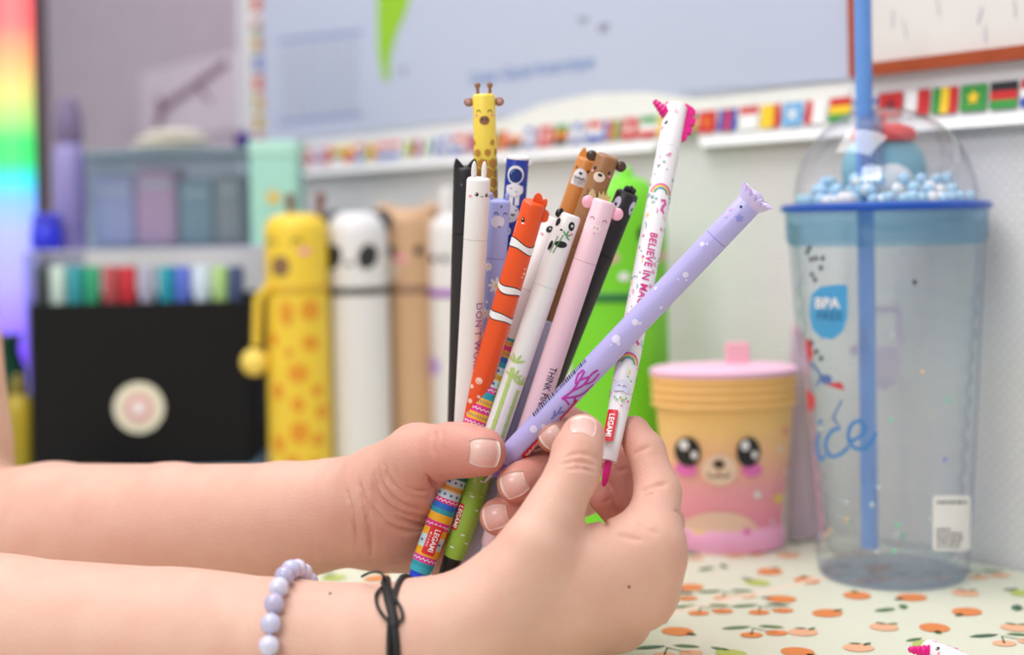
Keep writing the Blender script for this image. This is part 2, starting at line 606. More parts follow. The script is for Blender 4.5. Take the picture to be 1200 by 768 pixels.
def surface_nets(fld):
    F, h = fld.F, fld.h
    for ax in range(3):                      # close the skin where an arm leaves the modelled space
        for e in (0, -1):
            sl = [slice(None)] * 3; sl[ax] = e
            F[tuple(sl)] = np.maximum(F[tuple(sl)], 0.0004)
    S = F < 0
    n = F.shape
    acc = np.zeros((n[0] - 1, n[1] - 1, n[2] - 1), dtype=np.uint8)
    cor = [(i, j, k) for i in (0, 1) for j in (0, 1) for k in (0, 1)]
    for i, j, k in cor:
        acc += S[i:n[0] - 1 + i, j:n[1] - 1 + j, k:n[2] - 1 + k]
    act = np.argwhere((acc > 0) & (acc < 8))
    key = (act[:, 0] * n[1] + act[:, 1]) * n[2] + act[:, 2]
    vals = np.stack([F[act[:, 0] + i, act[:, 1] + j, act[:, 2] + k] for i, j, k in cor], axis=1)
    pos = np.zeros((len(act), 3)); cnt = np.zeros(len(act))
    for a in range(8):
        for b in range(a + 1, 8):
            if sum(abs(cor[a][x] - cor[b][x]) for x in range(3)) != 1: continue
            va, vb = vals[:, a], vals[:, b]
            m = (va < 0) != (vb < 0)
            t = np.where(m, va / np.where(m, va - vb, 1), 0)
            for x in range(3):
                pos[:, x] += np.where(m, cor[a][x] + t * (cor[b][x] - cor[a][x]), 0)
            cnt += m
    pos = (pos / cnt[:, None] + act) * h + fld.o
    faces = []
    for ax in range(3):
        s0 = [slice(1, n[i] - 1) for i in range(3)]; s1 = list(s0)
        s0[ax] = slice(0, n[ax] - 1); s1[ax] = slice(1, n[ax])
        A, Bm = S[tuple(s0)], S[tuple(s1)]
        idx = np.argwhere(A != Bm)
        flip = A[idx[:, 0], idx[:, 1], idx[:, 2]]
        off = np.array([0 if i == ax else 1 for i in range(3)])
        base = idx + off
        u, v = [(1, 2), (2, 0), (0, 1)][ax]
        q = []
        for du, dv in ((-1, -1), (0, -1), (0, 0), (-1, 0)):
            c = base.copy(); c[:, u] += du; c[:, v] += dv
            q.append(np.searchsorted(key, (c[:, 0] * n[1] + c[:, 1]) * n[2] + c[:, 2]))
        q = np.stack(q, axis=1)
        q[~flip] = q[~flip][:, ::-1]
        faces.append(q)
    return pos, np.concatenate(faces)
def relax(pos, faces, it=2, lam=0.5):
    for _ in range(it):
        s = np.zeros_like(pos); c = np.zeros(len(pos))
        for i in range(4):
            a, b = faces[:, i], faces[:, (i + 1) % 4]
            for x in range(3):
                s[:, x] += np.bincount(a, pos[b, x], len(pos)) + np.bincount(b, pos[a, x], len(pos))
            c += np.bincount(a, minlength=len(pos)) + np.bincount(b, minlength=len(pos))
        pos = pos + lam * (s / c[:, None] - pos)
    return pos
def pp(*q):
    return [P(*x) for x in q]

# --- arm reaching in from the viewer's side (its hand pinches the unicorn pen)
near = Field((-0.33, 0.475, -0.012), (0.085, 0.665, 0.128), 0.0008)
# forearm: two bones' worth of flesh, wide way up
def pz(*q):            # picture column, height above the table, distance
    return [Vector((P(a, 740, d).x, d, z)) for a, z, d in q]
add_base(near, pz((-420, .038, .60), (0, .0312, .55), (200, .0320, .540), (330, .0320, .535), (430, .0322, .533), (510, .0322, .530)), [.034, .0272, .0240, .0210, .0190, .0168], .010)
add_base(near, pz((-420, .042, .61), (0, .0315, .556), (250, .0280, .545), (400, .0250, .540), (490, .0245, .538)), [.032, .0243, .0220, .0195, .0175], .020)
# back of the hand: metacarpals
for a, b, ra, rb in (((508, 742, .533), (759, 645, .550), .0138, .0125), ((495, 752, .533), (749, 693, .553), .0160, .0125),
                     ((490, 768, .540), (722, 722, .572), .0160, .0120), ((485, 772, .550), (684, 734, .592), .0150, .0115)):
    add_base(near, pp(a, b), [ra, rb], .014)
add_base(near, pp((620, 712, .550), (690, 690, .560)), [.016, .014], .016)
# web between thumb and forefinger
add_base(near, pp((590, 706, .537), (650, 674, .545), (718, 655, .552)), [.0135, .0125, .0095], .012)
add_fingers(near, [
    (pp((566, 722, .527), (624, 645, .534), (671, 556, .549), (676, 532, .555), (683, 512, .562)), [.0148, .0122, .0093, .0090, .0085]),
    (pp((759, 645, .550), (771, 577, .573), (757, 530, .583), (743, 507, .589)), [.0118, .0086, .0073, .0066]),
    (pp((749, 693, .553), (775, 612, .585), (744, 580, .600), (722, 538, .603)), [.0118, .0086, .0075, .0066]),
    (pp((722, 722, .572), (768, 650, .606), (738, 615, .612), (708, 583, .603)), [.0112, .0082, .0072, .0064]),
    (pp((684, 738, .592), (735, 690, .623), (712, 662, .626), (690, 640, .618)), [.0100, .0072, .0064, .0058]),
], k=.010)
# knuckle folds on thumb, forefinger, web
for c, r in (([(661, 537), (676, 532), (693, 534), (702, 540)], .0005), ([(658, 545), (672, 541), (690, 543), (701, 548)], .0006), ([(664, 551), (680, 549), (698, 554)], .0004),
             ([(742, 533), (752, 528), (762, 524)], .0004), ([(748, 577), (764, 571), (784, 566)], .0007), ([(752, 583), (768, 578)], .0004),
             ([(700, 600), (712, 616), (730, 628), (752, 634)], .0006), ([(745, 612), (760, 622), (772, 626)], .0004), ([(722, 553), (736, 549)], .0004), ([(706, 590), (722, 582)], .0004), ([(790, 600), (800, 606)], .0006)):
    crease(near, c, r)

# --- arm on the far side (its hand grips the bundle, palm to the viewer)
far = Field((-0.355, 0.562, 0.018), (0.07, 0.825, 0.20), 0.00095)
add_base(far, pp((-75, 640, .752), (60, 624, .712), (200, 612, .678), (330, 597, .650), (430, 579, .636)), [.036, .0325, .026, .0195, .0160], .010)
add_base(far, pp((-75, 690, .752), (60, 665, .712), (200, 650, .678), (330, 632, .650), (430, 615, .636)), [.036, .031, .0240, .0180, .0140], .020)
# upper arm rising from the elbow
add_base(far, pp((-68, 655, .757), (-82, 520, .765), (-105, 300, .775)), [.040, .0395, .041], .012)
# palm
for a, b, ra, rb in (((462, 575, .643), (638, 545, .678), .0140, .0110), ((460, 592, .645), (645, 573, .681), .0140, .0110),
                     ((458, 608, .645), (640, 604, .678), .0140, .0105), ((452, 622, .642), (622, 634, .668), .0145, .0100)):
    add_base(far, pp(a, b), [ra, rb], .012)
add_base(far, pp((448, 616, .632), (500, 628, .642), (560, 636, .652)), [.0130, .0122, .0100], .014)
add_base(far, pp((452, 585, .622), (482, 562, .615)), [.0185, .0150], .014)
add_base(far, pp((470, 600, .628), (520, 580, .640)), [.0150, .0120], .014)
add_fingers(far, [
    (pp((458, 572, .621), (489, 536, .606), (528, 528, .595), (545, 528, .590), (565, 530, .586)), [.0185, .0133, .0106, .0102, .0095]),
    (pp((638, 545, .678), (676, 506, .638), (664, 499, .611), (648, 510, .594)), [.0108, .0085, .0078, .0070]),
    (pp((645, 573, .681), (688, 538, .638), (640, 547, .608), (604, 567, .586)), [.0108, .0088, .0082, .0074]),
    (pp((640, 604, .678), (684, 580, .636), (628, 590, .604), (584, 606, .588)), [.0104, .0085, .0080, .0074]),
    (pp((622, 634, .668), (662, 630, .632), (622, 632, .606), (594, 640, .594)), [.0094, .0074, .0068, .0060]),
], k=.009)
# thenar folds, wrist folds, thumb knuckle
for c, r in (([(444, 545), (446, 566), (460, 585), (482, 596), (504, 598)], .0006), ([(438, 552), (441, 578), (458, 597), (484, 606), (506, 606)], .0007),
             ([(436, 572), (446, 594), (464, 608), (490, 615), (512, 614)], .0007), ([(452, 540), (455, 560), (470, 578), (492, 586), (508, 584)], .0005),
             ([(434, 590), (448, 612), (470, 622), (498, 624)], .0006), ([(463, 548), (470, 566), (486, 575), (506, 574)], .0004),
             ([(420, 560), (427, 590), (434, 625), (436, 652)], .0005), ([(406, 572), (414, 602), (420, 640)], .0003),
             ([(512, 503), (507, 518), (509, 536)], .0004), ([(521, 500), (517, 516), (519, 534)], .0003),
             ([(500, 555), (512, 572), (516, 590)], .0005),
             ([(648, 530), (660, 535), (668, 548)], .0003), ([(636, 590), (632, 600)], .0003)):
    crease(far, c, r, amp=2.1)

pn, fn = surface_nets(near); pn = relax(pn, fn, 1, .45)
pf, ff = surface_nets(far); pf = relax(pf, ff, 1, .45)
bvh_near = BVHTree.FromPolygons([tuple(x) for x in pn], [tuple(map(int, x)) for x in fn])
bvh_far = BVHTree.FromPolygons([tuple(x) for x in pf], [tuple(map(int, x)) for x in ff])
allp = np.concatenate([pn, pf]); allf = np.concatenate([fn, ff + len(pn)])

def skin_material():
    m = bpy.data.materials.new('skin')
    m.use_nodes = True
    nt = m.node_tree
    b = nt.nodes['Principled BSDF']
    b.inputs['Roughness'].default_value = 0.52
    b.inputs['Specular IOR Level'].default_value = 0.35
    b.inputs['Subsurface Weight'].default_value = 0.16
    b.inputs['Subsurface Scale'].default_value = 0.004
    b.inputs['Subsurface Radius'].default_value = (1.0, 0.35, 0.2)
    tc = nt.nodes.new('ShaderNodeTexCoord')
    nz = nt.nodes.new('ShaderNodeTexNoise')
    nz.inputs['Scale'].default_value = 70; nz.inputs['Detail'].default_value = 4
    nt.links.new(tc.outputs['Object'], nz.inputs['Vector'])
    at = nt.nodes.new('ShaderNodeAttribute'); at.attribute_name = 'flush'
    mx = nt.nodes.new('ShaderNodeMix'); mx.data_type = 'RGBA'
    mx.inputs['A'].default_value = lin((226, 184, 164)) + (1,)
    mx.inputs['B'].default_value = lin((212, 148, 134)) + (1,)
    ad = nt.nodes.new('ShaderNodeMath'); ad.operation = 'MULTIPLY_ADD'
    nt.links.new(nz.outputs['Fac'], ad.inputs[0]); ad.inputs[1].default_value = 0.75
    sub = nt.nodes.new('ShaderNodeMath'); sub.operation = 'SUBTRACT'
    nt.links.new(at.outputs['Fac'], sub.inputs[0]); sub.inputs[1].default_value = 0.26
    nt.links.new(sub.outputs[0], ad.inputs[2])
    ad.use_clamp = True
    nt.links.new(ad.outputs[0], mx.inputs['Factor'])
    nt.links.new(mx.outputs['Result'], b.inputs['Base Color'])
    vo = nt.nodes.new('ShaderNodeTexVoronoi'); vo.feature = 'DISTANCE_TO_EDGE'
    vo.inputs['Scale'].default_value = 650
    nt.links.new(tc.outputs['Object'], vo.inputs['Vector'])
    bp = nt.nodes.new('ShaderNodeBump'); bp.inputs['Strength'].default_value = 0.45; bp.inputs['Distance'].default_value = 0.0004
    nt.links.new(vo.outputs['Distance'], bp.inputs['Height'])
    nt.links.new(bp.outputs['Normal'], b.inputs['Normal'])
    return m
SKIN = skin_material()
person = make('person', [], [], SKIN)
me = person.data
me.vertices.add(len(allp)); me.vertices.foreach_set('co', allp.astype(np.float32).ravel())
me.loops.add(allf.size); me.loops.foreach_set('vertex_index', allf.astype(np.int32).ravel())
me.polygons.add(len(allf)); me.polygons.foreach_set('loop_start', np.arange(0, allf.size, 4, dtype=np.int32))
me.update(calc_edges=True); me.validate()
me.polygons.foreach_set('use_smooth', [True] * len(me.polygons))
tag(person, 'bare forearms and hands gripping a fan of novelty pens', 'person')
# rosier skin over fingertips, knuckles and palm
fl = np.full(len(allp), 0.06)
for q, rad, amt in (((683, 512, .562), .012, .35), ((671, 545, .549), .011, .5), ((765, 577, .573), .014, .35), ((743, 507, .589), .012, .6), ((722, 540, .603), .018, .8), ((715, 585, .603), .018, .8),
                    ((735, 610, .605), .018, .7), ((775, 640, .55), .016, .25), ((770, 700, .55), .018, .2), ((565, 530, .586), .020, .4), ((515, 528, .595), .018, .45),
                    ((480, 590, .62), .035, .42), ((500, 630, .64), .03, .35), ((590, 570, .586), .022, .65), ((575, 606, .586), .022, .7), ((590, 640, .594), .015, .7), ((655, 508, .595), .018, .65), ((650, 545, .60), .02, .45),
                    ((-20, 620, .74), .05, .2), ((150, 700, .66), .05, .18)):
    d = np.linalg.norm(allp - np.array(P(*q)), axis=1)
    fl += amt * np.exp(-(d / rad) ** 2)
at = me.attributes.new('flush', 'FLOAT', 'POINT')
at.data.foreach_set('value', np.clip(fl, 0, 1).astype(np.float32))

# fingernails laid on the skin
def nail_material():
    m = bpy.data.materials.new('fingernail')
    m.use_nodes = True
    nt = m.node_tree
    b = nt.nodes['Principled BSDF']
    b.inputs['Roughness'].default_value = 0.28
    b.inputs['Subsurface Weight'].default_value = 0.2
    b.inputs['Subsurface Scale'].default_value = 0.002
    at = nt.nodes.new('ShaderNodeAttribute'); at.attribute_name = 'along'
    rp = nt.nodes.new('ShaderNodeValToRGB')
    e = rp.color_ramp.elements
    e[0].position = 0.0; e[0].color = lin((226, 182, 166)) + (1,)
    e[1].position = 1.0; e[1].color = lin((242, 222, 206)) + (1,)
    for p_, c_ in ((.14, (232, 192, 182)), (.86, (226, 176, 168)), (.93, (242, 220, 204))):
        k = e.new(p_); k.color = lin(c_) + (1,)
    nt.links.new(at.outputs['Fac'], rp.inputs[0])
    nt.links.new(rp.outputs[0], b.inputs['Base Color'])
    return m
NAIL = nail_material()
def nail(bvh, cpx, tip_px, side_px, L, W, d0):
    """cpx: centre pixel of the nail, tip_px: pixel towards which it points"""
    def cast(px, py):
        r = ray(px, py).normalized()
        h = bvh.ray_cast(CAM, r)
        return h
    loc, nrm, _, _ = cast(*cpx)
    if loc is None: return
    n = Vector((0, 0, 0))
    for ox in (-5, 0, 5):
        for oy in (-5, 0, 5):
            h = cast(cpx[0] + ox, cpx[1] + oy)
            if h[0] is not None and abs(h[0].y - loc.y) < .01: n += h[1]
    n.normalize()
    if n.y > 0: n = -n
    tgt = P(tip_px[0], tip_px[1], loc.y)
    a = tgt - loc
    a = (a - n * a.dot(n)).normalized()
    s = n.cross(a)
    NU, NV = 16, 13
    vs, al = [], []
    for i in range(NU):
        u = i / (NU - 1)
        for j in range(NV):
            v = -1 + 2 * j / (NV - 1)
            wd = W * .5 * (1 - .30 * (1 - min(1, u / .45)) ** 2.2 - .12 * max(0, (u - .75) / .25) ** 2)
            uu = -L * .5 + L * (u - .10 * (v * v) * (u - .35) * 1.2 * (1 if u > .35 else -.6))
            p = loc + a * uu + s * wd * v
            h = bvh.ray_cast(p + n * .012, -n)
            q = h[0] if h[0] is not None and (h[0] - p).length < .008 else p - n * (.004 * v * v)
            edge = max(abs(v), abs(2 * u - 1) * (1 if u < .5 else 0.0))
            lift = .00045 * (1 - edge ** 6) + .00008 + (.0003 * max(0, u - .8) / .2)
            vs.append(q + n * lift); al.append(u)
    # smooth the plate across
    V = [v.copy() for v in vs]
    for _ in range(3):
        W2 = [v.copy() for v in V]
        for i in range(1, NU - 1):
            for j in range(1, NV - 1):
                W2[i * NV + j] = (V[i * NV + j] * 2 + V[(i - 1) * NV + j] + V[(i + 1) * NV + j] + V[i * NV + j - 1] + V[i * NV + j + 1]) / 6
        V = W2
    top = len(V)
    V += [v - n * .0006 for v in V]
    fs = []
    for i in range(NU - 1):
        for j in range(NV - 1):
            q = (i * NV + j, i * NV + j + 1, (i + 1) * NV + j + 1, (i + 1) * NV + j)
            fs.append(q)
    rim = [j for j in range(NV)] + [i * NV + NV - 1 for i in range(1, NU)] + [(NU - 1) * NV + j for j in range(NV - 2, -1, -1)] + [i * NV for i in range(NU - 2, 0, -1)]
    for k in range(len(rim)):
        a_, b_ = rim[k], rim[(k + 1) % len(rim)]
        fs.append((a_, b_, b_ + top, a_ + top))
    o = make('fingernail', V, fs, NAIL, person)
    t = o.data.attributes.new('along', 'FLOAT', 'POINT')
    t.data.foreach_set('value', al + al)
    return o
nail(bvh_near, (683, 499), (687, 470), None, .0100, .0102, .56)
nail(bvh_far, (569, 531), (605, 534), None, .0122, .0112, .58)
nail(bvh_far, (601, 569), (575, 580), None, .0100, .0098, .58)
nail(bvh_far, (579, 606), (556, 612), None, .0098, .0096, .58)
nail(bvh_far, (646, 513), (630, 527), None, .0090, .0080, .58)

# --- bracelets on the near wrist
def ring_on_arm(cx, cy, d, tilt, n, gap):
    """points round the forearm just off the skin"""
    c = P(cx, cy, d)
    ax = (P(cx + 40, cy - 1, d - .002) - c).normalized()
    e1 = (P(cx + tilt, cy - 100, d) - c); e1 = (e1 - ax * e1.dot(ax)).normalized()
    e2 = ax.cross(e1)
    pts = []
    for k in range(n):
        t = 2 * math.pi * k / n
        dr = e1 * math.cos(t) + e2 * math.sin(t)
        h = bvh_near.ray_cast(c + dr * .09, -dr)
        if h[0] is not None:
            pts.append(h[0] + dr * gap)
    return pts
BR = .0036
loop = ring_on_arm(347, 762, .538, 4, 120, BR * 0.92)
per = [0]
for i in range(len(loop)):
    per.append(per[-1] + (loop[(i + 1) % len(loop)] - loop[i]).length)
nb = int(per[-1] / (2 * BR * 1.01))
br = thing('bead_bracelet', 'bracelet of round pale lilac stone beads worn on the forearm', 'bracelet', loop[0])
bead_mats = [mat('bead_lilac', (200, 202, 232), .12, .12, 300, sss=.5, coat=.5), mat('bead_grey', (188, 184, 214), .12, .15, 300, sss=.5, coat=.5), mat('bead_pale', (216, 216, 238), .12, .1, 300, sss=.5, coat=.5)]
bm_ = [MB().ball((0, 0, 0), BR, 20, 14) for _ in range(3)]
protos = []
for k in range(nb):
    s = per[-1] * k / nb
    i = max(j for j in range(len(per)) if per[j] <= s + 1e-9) % len(loop)
    f = (s - per[i]) / max(1e-9, per[i + 1] - per[i])
    p = loop[i].lerp(loop[(i + 1) % len(loop)], f)
    if k < 3:
        o = MB().ball((0, 0, 0), BR, 20, 14).build('bead', bead_mats[k], br)
        protos.append(o)
    else:
        o = protos[(k * 7 // 3) % 3].copy(); C.objects.link(o); o.parent = br
    o.location = p - loop[0]
EL = MB().tube([q - loop[0] for q in loop], .0006, 6, True).build('elastic', mat('elastic_white', (220, 220, 225), .6), br)

blk = mat('cord_black', (26, 24, 26), .6, .2, 900)
cb = thing('cord_bracelet', 'thin black cord bracelet tied in a bow on the wrist', 'bracelet', P(455, 700, .50))
o0 = P(455, 700, .50)
lp = ring_on_arm(476, 756, .534, -16, 90, .0009)
MB().tube([q - o0 for q in lp], .0011, 8, True).build('cord', blk, cb)
def skin_line(pxs, gap, n=5):
    out = []
    for q in spline([(a, b, 0) for a, b in pxs], n):
        h = bvh_near.ray_cast(CAM, ray(q.x, q.y).normalized())
        if h[0] is not None and h[0].y < .56:
            out.append(h[0] + h[1] * gap - o0)
    return out
for nm, pts, r in (('bow_loop', [(453, 690), (447, 693), (441, 702), (444, 715), (453, 727), (460, 733)], .0006), ('bow_loop', [(455, 688), (463, 700), (471, 716), (472, 727), (466, 732), (460, 726)], .0006),
                   ('knot', [(453, 684), (454, 694), (457, 708), (461, 722), (464, 736)], .0017), ('cord_end', [(462, 730), (465, 745), (466, 758), (467, 775)], .0013)):
    l = skin_line(pts, .0012)
    if len(l) > 2:
        MB().tube(l, r, 8).build(nm, blk, cb)
kt = bvh_near.ray_cast(CAM, ray(452, 684).normalized())
kp = (kt[0] if kt[0] is not None else P(452, 684, .52)) - o0
MB().ball(kp, .0019, 14, 10).build('knot', blk, cb)
MB().tube(spline([kp, P(447, 672, .52) - o0, P(435, 671, .53) - o0, P(424, 676, .535) - o0], 6), .0005, 6).build('cord_end', blk, cb)

for q in ((737, 688), (387, 696)):
    h = bvh_near.ray_cast(CAM, ray(*q).normalized())
    if h[0] is not None:
        make('mole', *(lambda b: (b.v, b.f))(MB().ball(h[0], .00055, 12, 8)), mat('mole_brown', (120, 70, 56), .6), person)

# ------------------------------------------------------------------ the pens
PR = .0048
PXMM = 2.92            # picture pixels per millimetre where the pens are held
class Pen:
    def __init__(self, name, label, top, bot, dt, db, body, head=None, R=PR, roll=0.0, seam=26.0, tip=None, tipc=None, taper=(.80, .92, .985)):
        """top, bot: picture pixels of the two ends of the barrel; dt, db their distances"""
        T, B = P(top[0], top[1], dt), P(bot[0], bot[1], db)
        self.L = (T - B).length
        self.R = R
        z = (T - B).normalized()
        y = (B + T) / 2 - CAM
        y = (y - z * y.dot(z)).normalized()
        x = y.cross(z)
        M = Matrix.Identity(4)
        for i, ax in enumerate((x, y, z)):
            for j in range(3): M[j][i] = ax[j]
        for j in range(3): M[j][3] = B[j]
        M = M @ Matrix.Rotation(math.radians(roll), 4, 'Z')
        self.o = thing(name, label, 'pen', group='novelty pens fanned out in the hands', mw=M)
        L, s = self.L, seam / 1000
        mb = MB()
        g = .0003
        t0, t1, t2 = taper
        mb.lathe([(R * t0, .0), (R * t1, .0015), (R * t2, .006), (R, .02 if t2 > .9 else .045), (R, L - s - .0002), (R - g, L - s - .0001)], 36)
        mb.build('barrel', body, self.o)
        hd = MB()
        hd.lathe([(R - g, L - s - .0001), (R, L - s + .0001), (R, L - .0012), (R - .0004, L - .0004), (R - .0012, L), (.0001, L)], 36)
        hd.build('cap', head or body, self.o)
        if tip:
            t = MB()
            t.lathe([(R * tip[0] * a, -tip[1] * b) for a, b in ((1, 0), (1, .45), (.86, .8), (.35, 1.0))][::-1], 24)
            t.build('tip', tipc, self.o)
        self.layer = 0
    def map(self, off=.00006):
        R, L = self.R, self.L
        def f(v, wd):
            # v: millimetres round the barrel from the side that faces us, wd: millimetres down from the top
            t = v / 1000 / R
            r = R + off
            return Vector((r * math.sin(t), -r * math.cos(t), L - wd / 1000))
        return f
    def print(self, name, pr, mats, off=None):
        if off is None:
            self.layer += 1
            off = .00004 + .00004 * self.layer
        return pr.build(name, mats, self.o, self.map(off), .6, None)
    def ell(self, name, dx, dz, r, m, dy=0.0, seg=18, rot=None):
        """ellipsoid part; dx right, dz above the top, in millimetres"""
        M = Matrix.Rotation(math.radians(rot), 3, 'Y') if rot else None
        mb = MB().ball((dx / 1000, dy / 1000, self.L + dz / 1000), [a / 1000 for a in r], seg, 12, M)
        return mb.build(name, m, self.o)
    def wedge(self, name, pts, m, th=1.6, y=0.0):
        """flat outline (dx, dz above top) in millimetres with rounded thickness"""
        pts = [(p.x, p.y) for p in spline([(a, b, 0) for a, b in pts], 4, True)]
        mb = MB().prism([(a / 1000, self.L / 1 + b / 1000) for a, b in pts], (y - th / 2) / 1000, (y + th / 2) / 1000)
        return mb.build(name, m, self.o)
px = lambda a: a / PXMM
INK = mat('print_black', (28, 26, 30), .4, 0)
WHT = mat('print_white', (244, 242, 244), .4, .01)
BLUSH = mat('print_blush', (244, 160, 176), .45, 0)
RED = mat('label_red', (214, 28, 44), .4, .02)
def logo(pen, v, wd, small=True, sz=3.0, tall=5.6, half=False):
    """red brand patch with white lettering, reading downwards"""
    a = Print(); a.rrect(v - sz * .85, wd - tall, v + sz * .85, wd + tall, .6)
    pen.print('brand_patch', a, RED, .00036)
    t = Print(); t.text('LEGAMI', v + (.55 if small else 0), wd, 2.9, True, .02, 1.0, .95)
    if small: t.text('MILANO', v - 1.55, wd, 1.15, True, .01, 1.6)
    pen.print('brand_lettering', t, WHT, .00046)
def face_arcs(pen, xs, wd, r=1.0, m=None, w_=.35):
    p = Print()
    for x in xs: p.arc(x, wd, r, r, 180, 360, w_)
    pen.print('eyes', p, m or INK)

# giraffe pen
yel = mat('pen_yellow', (246, 216, 84), .4)
brn = mat('pen_brown', (150, 104, 74), .4)
g = Pen('giraffe_pen', 'yellow giraffe pen with brown ears, horns and spots', (567, 110), (577, 546), .630, .640, yel, seam=30, tip=(.7, .008), tipc=brn)
for sx in (-1, 1):
    h = MB().tube([(sx * .0025, 0, g.L - .001), (sx * .0026, 0, g.L + .0030)], .0007, 10).build('horn', brn, g.o)
    MB().ball((sx * .0026, 0, g.L + .0036), .0013, 14, 10).build('horn_knob', brn, h)
    e = g.ell('ear', sx * 6.4, -3.4, (2.1, 1.2, 1.9), brn)
    MB().ball((sx * .0066, -.0009, g.L - .0034), (.0013, .0006, .0011), 12, 8).build('inner_ear', mat('ear_rose', (186, 140, 138), .45), e)
face_arcs(g, (-2.5, 2.5), 7.8, .9)
p = Print(); p.ell(0, 11.2, 2.2, 1.9); g.print('muzzle', p, brn)
p = Print(); p.ell(-.8, 10.8, .35, .5); p.ell(.8, 10.8, .35, .5); g.print('nostrils', p, INK)
p = Print(); p.ell(-3.5, 9.0, .8, .5); p.ell(3.5, 9.0, .8, .5); g.print('blush', p, BLUSH)
p = Print(); rg = random.Random(4)
for row in range(24):
    for k in range(7):
        v = -15 + k * 4.6 + (row % 2) * 2.3
        y = 20.5 + row * 4.3 + rg.uniform(-.4, .4)
        rad = (1.3 if row == 0 else 1.65 if row < 2 else 2.25)
        if row == 0 and k % 2: continue
        n = 6
        p.poly([(v + rad * rg.uniform(.85, 1.12) * math.cos(2 * math.pi * i / n + .4), y + rad * rg.uniform(.85, 1.1) * math.sin(2 * math.pi * i / n + .4)) for i in range(n)])
g.print('spots', p, mat('giraffe_spot', (198, 138, 52), .4))

# black cat pen
blkp = mat('pen_black', (34, 32, 36), .45, .05)
c = Pen('cat_pen', 'plain black cat pen with pointed ears behind the white rabbit pen', (545, 195), (534, 628), .622, .652, blkp, seam=28, roll=8, tip=(.7, .008), tipc=blkp)
for sx in (-1, 1):
    c.wedge('ear', [(sx * 4.6, -1), (sx * 4.2, 2.8), (sx * 3.2, 3.0), (sx * .8, -.2)], blkp, 2.4, -1)
p = Print(); p.ell(-2, 7, .35, .5); p.ell(2, 7, .35, .5); c.print('eyes', p, mat('print_grey', (110, 110, 116), .4))

# white rabbit pen with lettering
wp = mat('pen_white', (238, 234, 233), .42, .01)
r_ = Pen('rabbit_pen', 'white rabbit pen with purple lettering down the barrel', (561, 208), (538, 640), .599, .622, wp, seam=25, roll=14, tip=(.7, .008), tipc=wp)
for sx in (-1, 1):
    e = MB().ball((sx * .0021, 0, r_.L + .0024), (.0011, .0012, .0042), 16, 12).build('ear', wp, r_.o)
p = Print(); p.ell(-1.6, 6.3, .75, .8); p.ell(2.6, 6.6, .7, .8); r_.print('eyes', p, INK)
p = Print(); p.ell(-1.9, 6.1, .25); p.ell(2.3, 6.4, .25); r_.print('eye_glints', p, WHT)
p = Print(); p.ell(-4.4, 7.2, .9, .5); p.ell(5, 7.2, .9, .5); r_.print('blush', p, BLUSH)
p = Print(); p.stroke([(.1, 6.9), (.5, 7.3), (.9, 6.9)], .25); r_.print('mouth', p, INK)
p = Print(); p.text("DON'T WORRY BE HAPPY", 1.9, 77, 4.2, True, .0, 1.1, 1.0)
r_.print('lettering', p, mat('ink_purple', (150, 84, 178), .4))

# pale blue hippo pen with daisies
lb = mat('pen_periwinkle', (170, 178, 236), .42)
h_ = Pen('hippo_pen', 'periwinkle blue hippo pen printed with white daisies', (585, 234), (552, 664), .612, .634, lb, seam=24, roll=6, tip=(.7, .008), tipc=wp)
for dx, dz in ((-3.5, 0.9), (3.2, 1.3)): h_.ell('ear', dx, dz, (1.0, 1.0, 2.0), lb)
face_arcs(h_, (-1.3, 2.6), 5.6, .8)
p = Print(); p.ell(-.4, 8.6, 2.9, 2.5); h_.print('muzzle', p, mat('hippo_muzzle', (226, 228, 248), .45))
p = Print(); p.poly([(-.6, 10.8), (.3, 10.1), (1.3, 10.8)]); p.ell(.6, 2.2, .3, .5); h_.print('mouth', p, INK)
p = Print(); q = Print()
for v, y, rd in ((-3, 27.5, 2.0), (1.2, 35, 3.6), (-2.8, 47, 2.4), (-3.6, 57, 3.2), (4.5, 44, 2.5), (2.4, 54, 1.8), (0, 66, 3.2), (-2, 77, 2.6), (3.4, 84, 3.0), (-2, 96, 3.0), (2, 108, 2.5)):
    p.flower(v, y, rd); q.ell(v, y, rd * .26)
for v, y in ((-2.4, 42, ), (1, 43), (3, 62), (-3, 70)): p.ell(v, y, .8, .5, 12, .8)
h_.print('daisies', p, WHT); h_.print('daisy_centres', q, mat('daisy_yellow', (238, 214, 110), .5))

# astronaut pen
nav = mat('pen_navy', (34, 62, 168), .35)
a_ = Pen('astronaut_pen', 'dark blue pen printed with an astronaut standing on the moon', (607, 184), (574, 618), .626, .646, nav, seam=38, roll=-6, tip=(.7, .008), tipc=wp)
for sx in (-1, 1): a_.ell('side_knob', sx * 5.0, -2.6, (1.0, 1.3, 1.6), WHT)
MB().lathe([(PR * 1.0, a_.L - .0009), (PR * 1.03, a_.L - .0007), (PR * 1.0, a_.L + .0001), (PR * .9, a_.L + .0003)], 32).build('rim', WHT, a_.o)
p = Print(); p.ell(0, 7.2, 3.7, 3.9, 28); p.rrect(-2.8, 11, 2.8, 16.5, 1.6); p.rrect(-2.2, 15.5, -.2, 20, .6); p.rrect(.5, 15.5, 2.4, 20, .6); p.ell(-3.0, 13.4, 1.0, 1.8); p.ell(3.0, 13.4, 1.0, 1.8)
a_.print('spacesuit', p, WHT)
p = Print(); p.ell(.1, 7.5, 2.9, 3.0, 28); a_.print('visor', p, mat('visor_blue', (30, 56, 128), .2))
p = Print(); p.arc(.1, 7.5, 2.2, 2.3, 195, 250, .35); p.ell(-1.4, 13.0, .4); p.ell(.9, 14.2, .35); a_.print('suit_details', p, mat('print_skyblue', (130, 170, 226), .4))
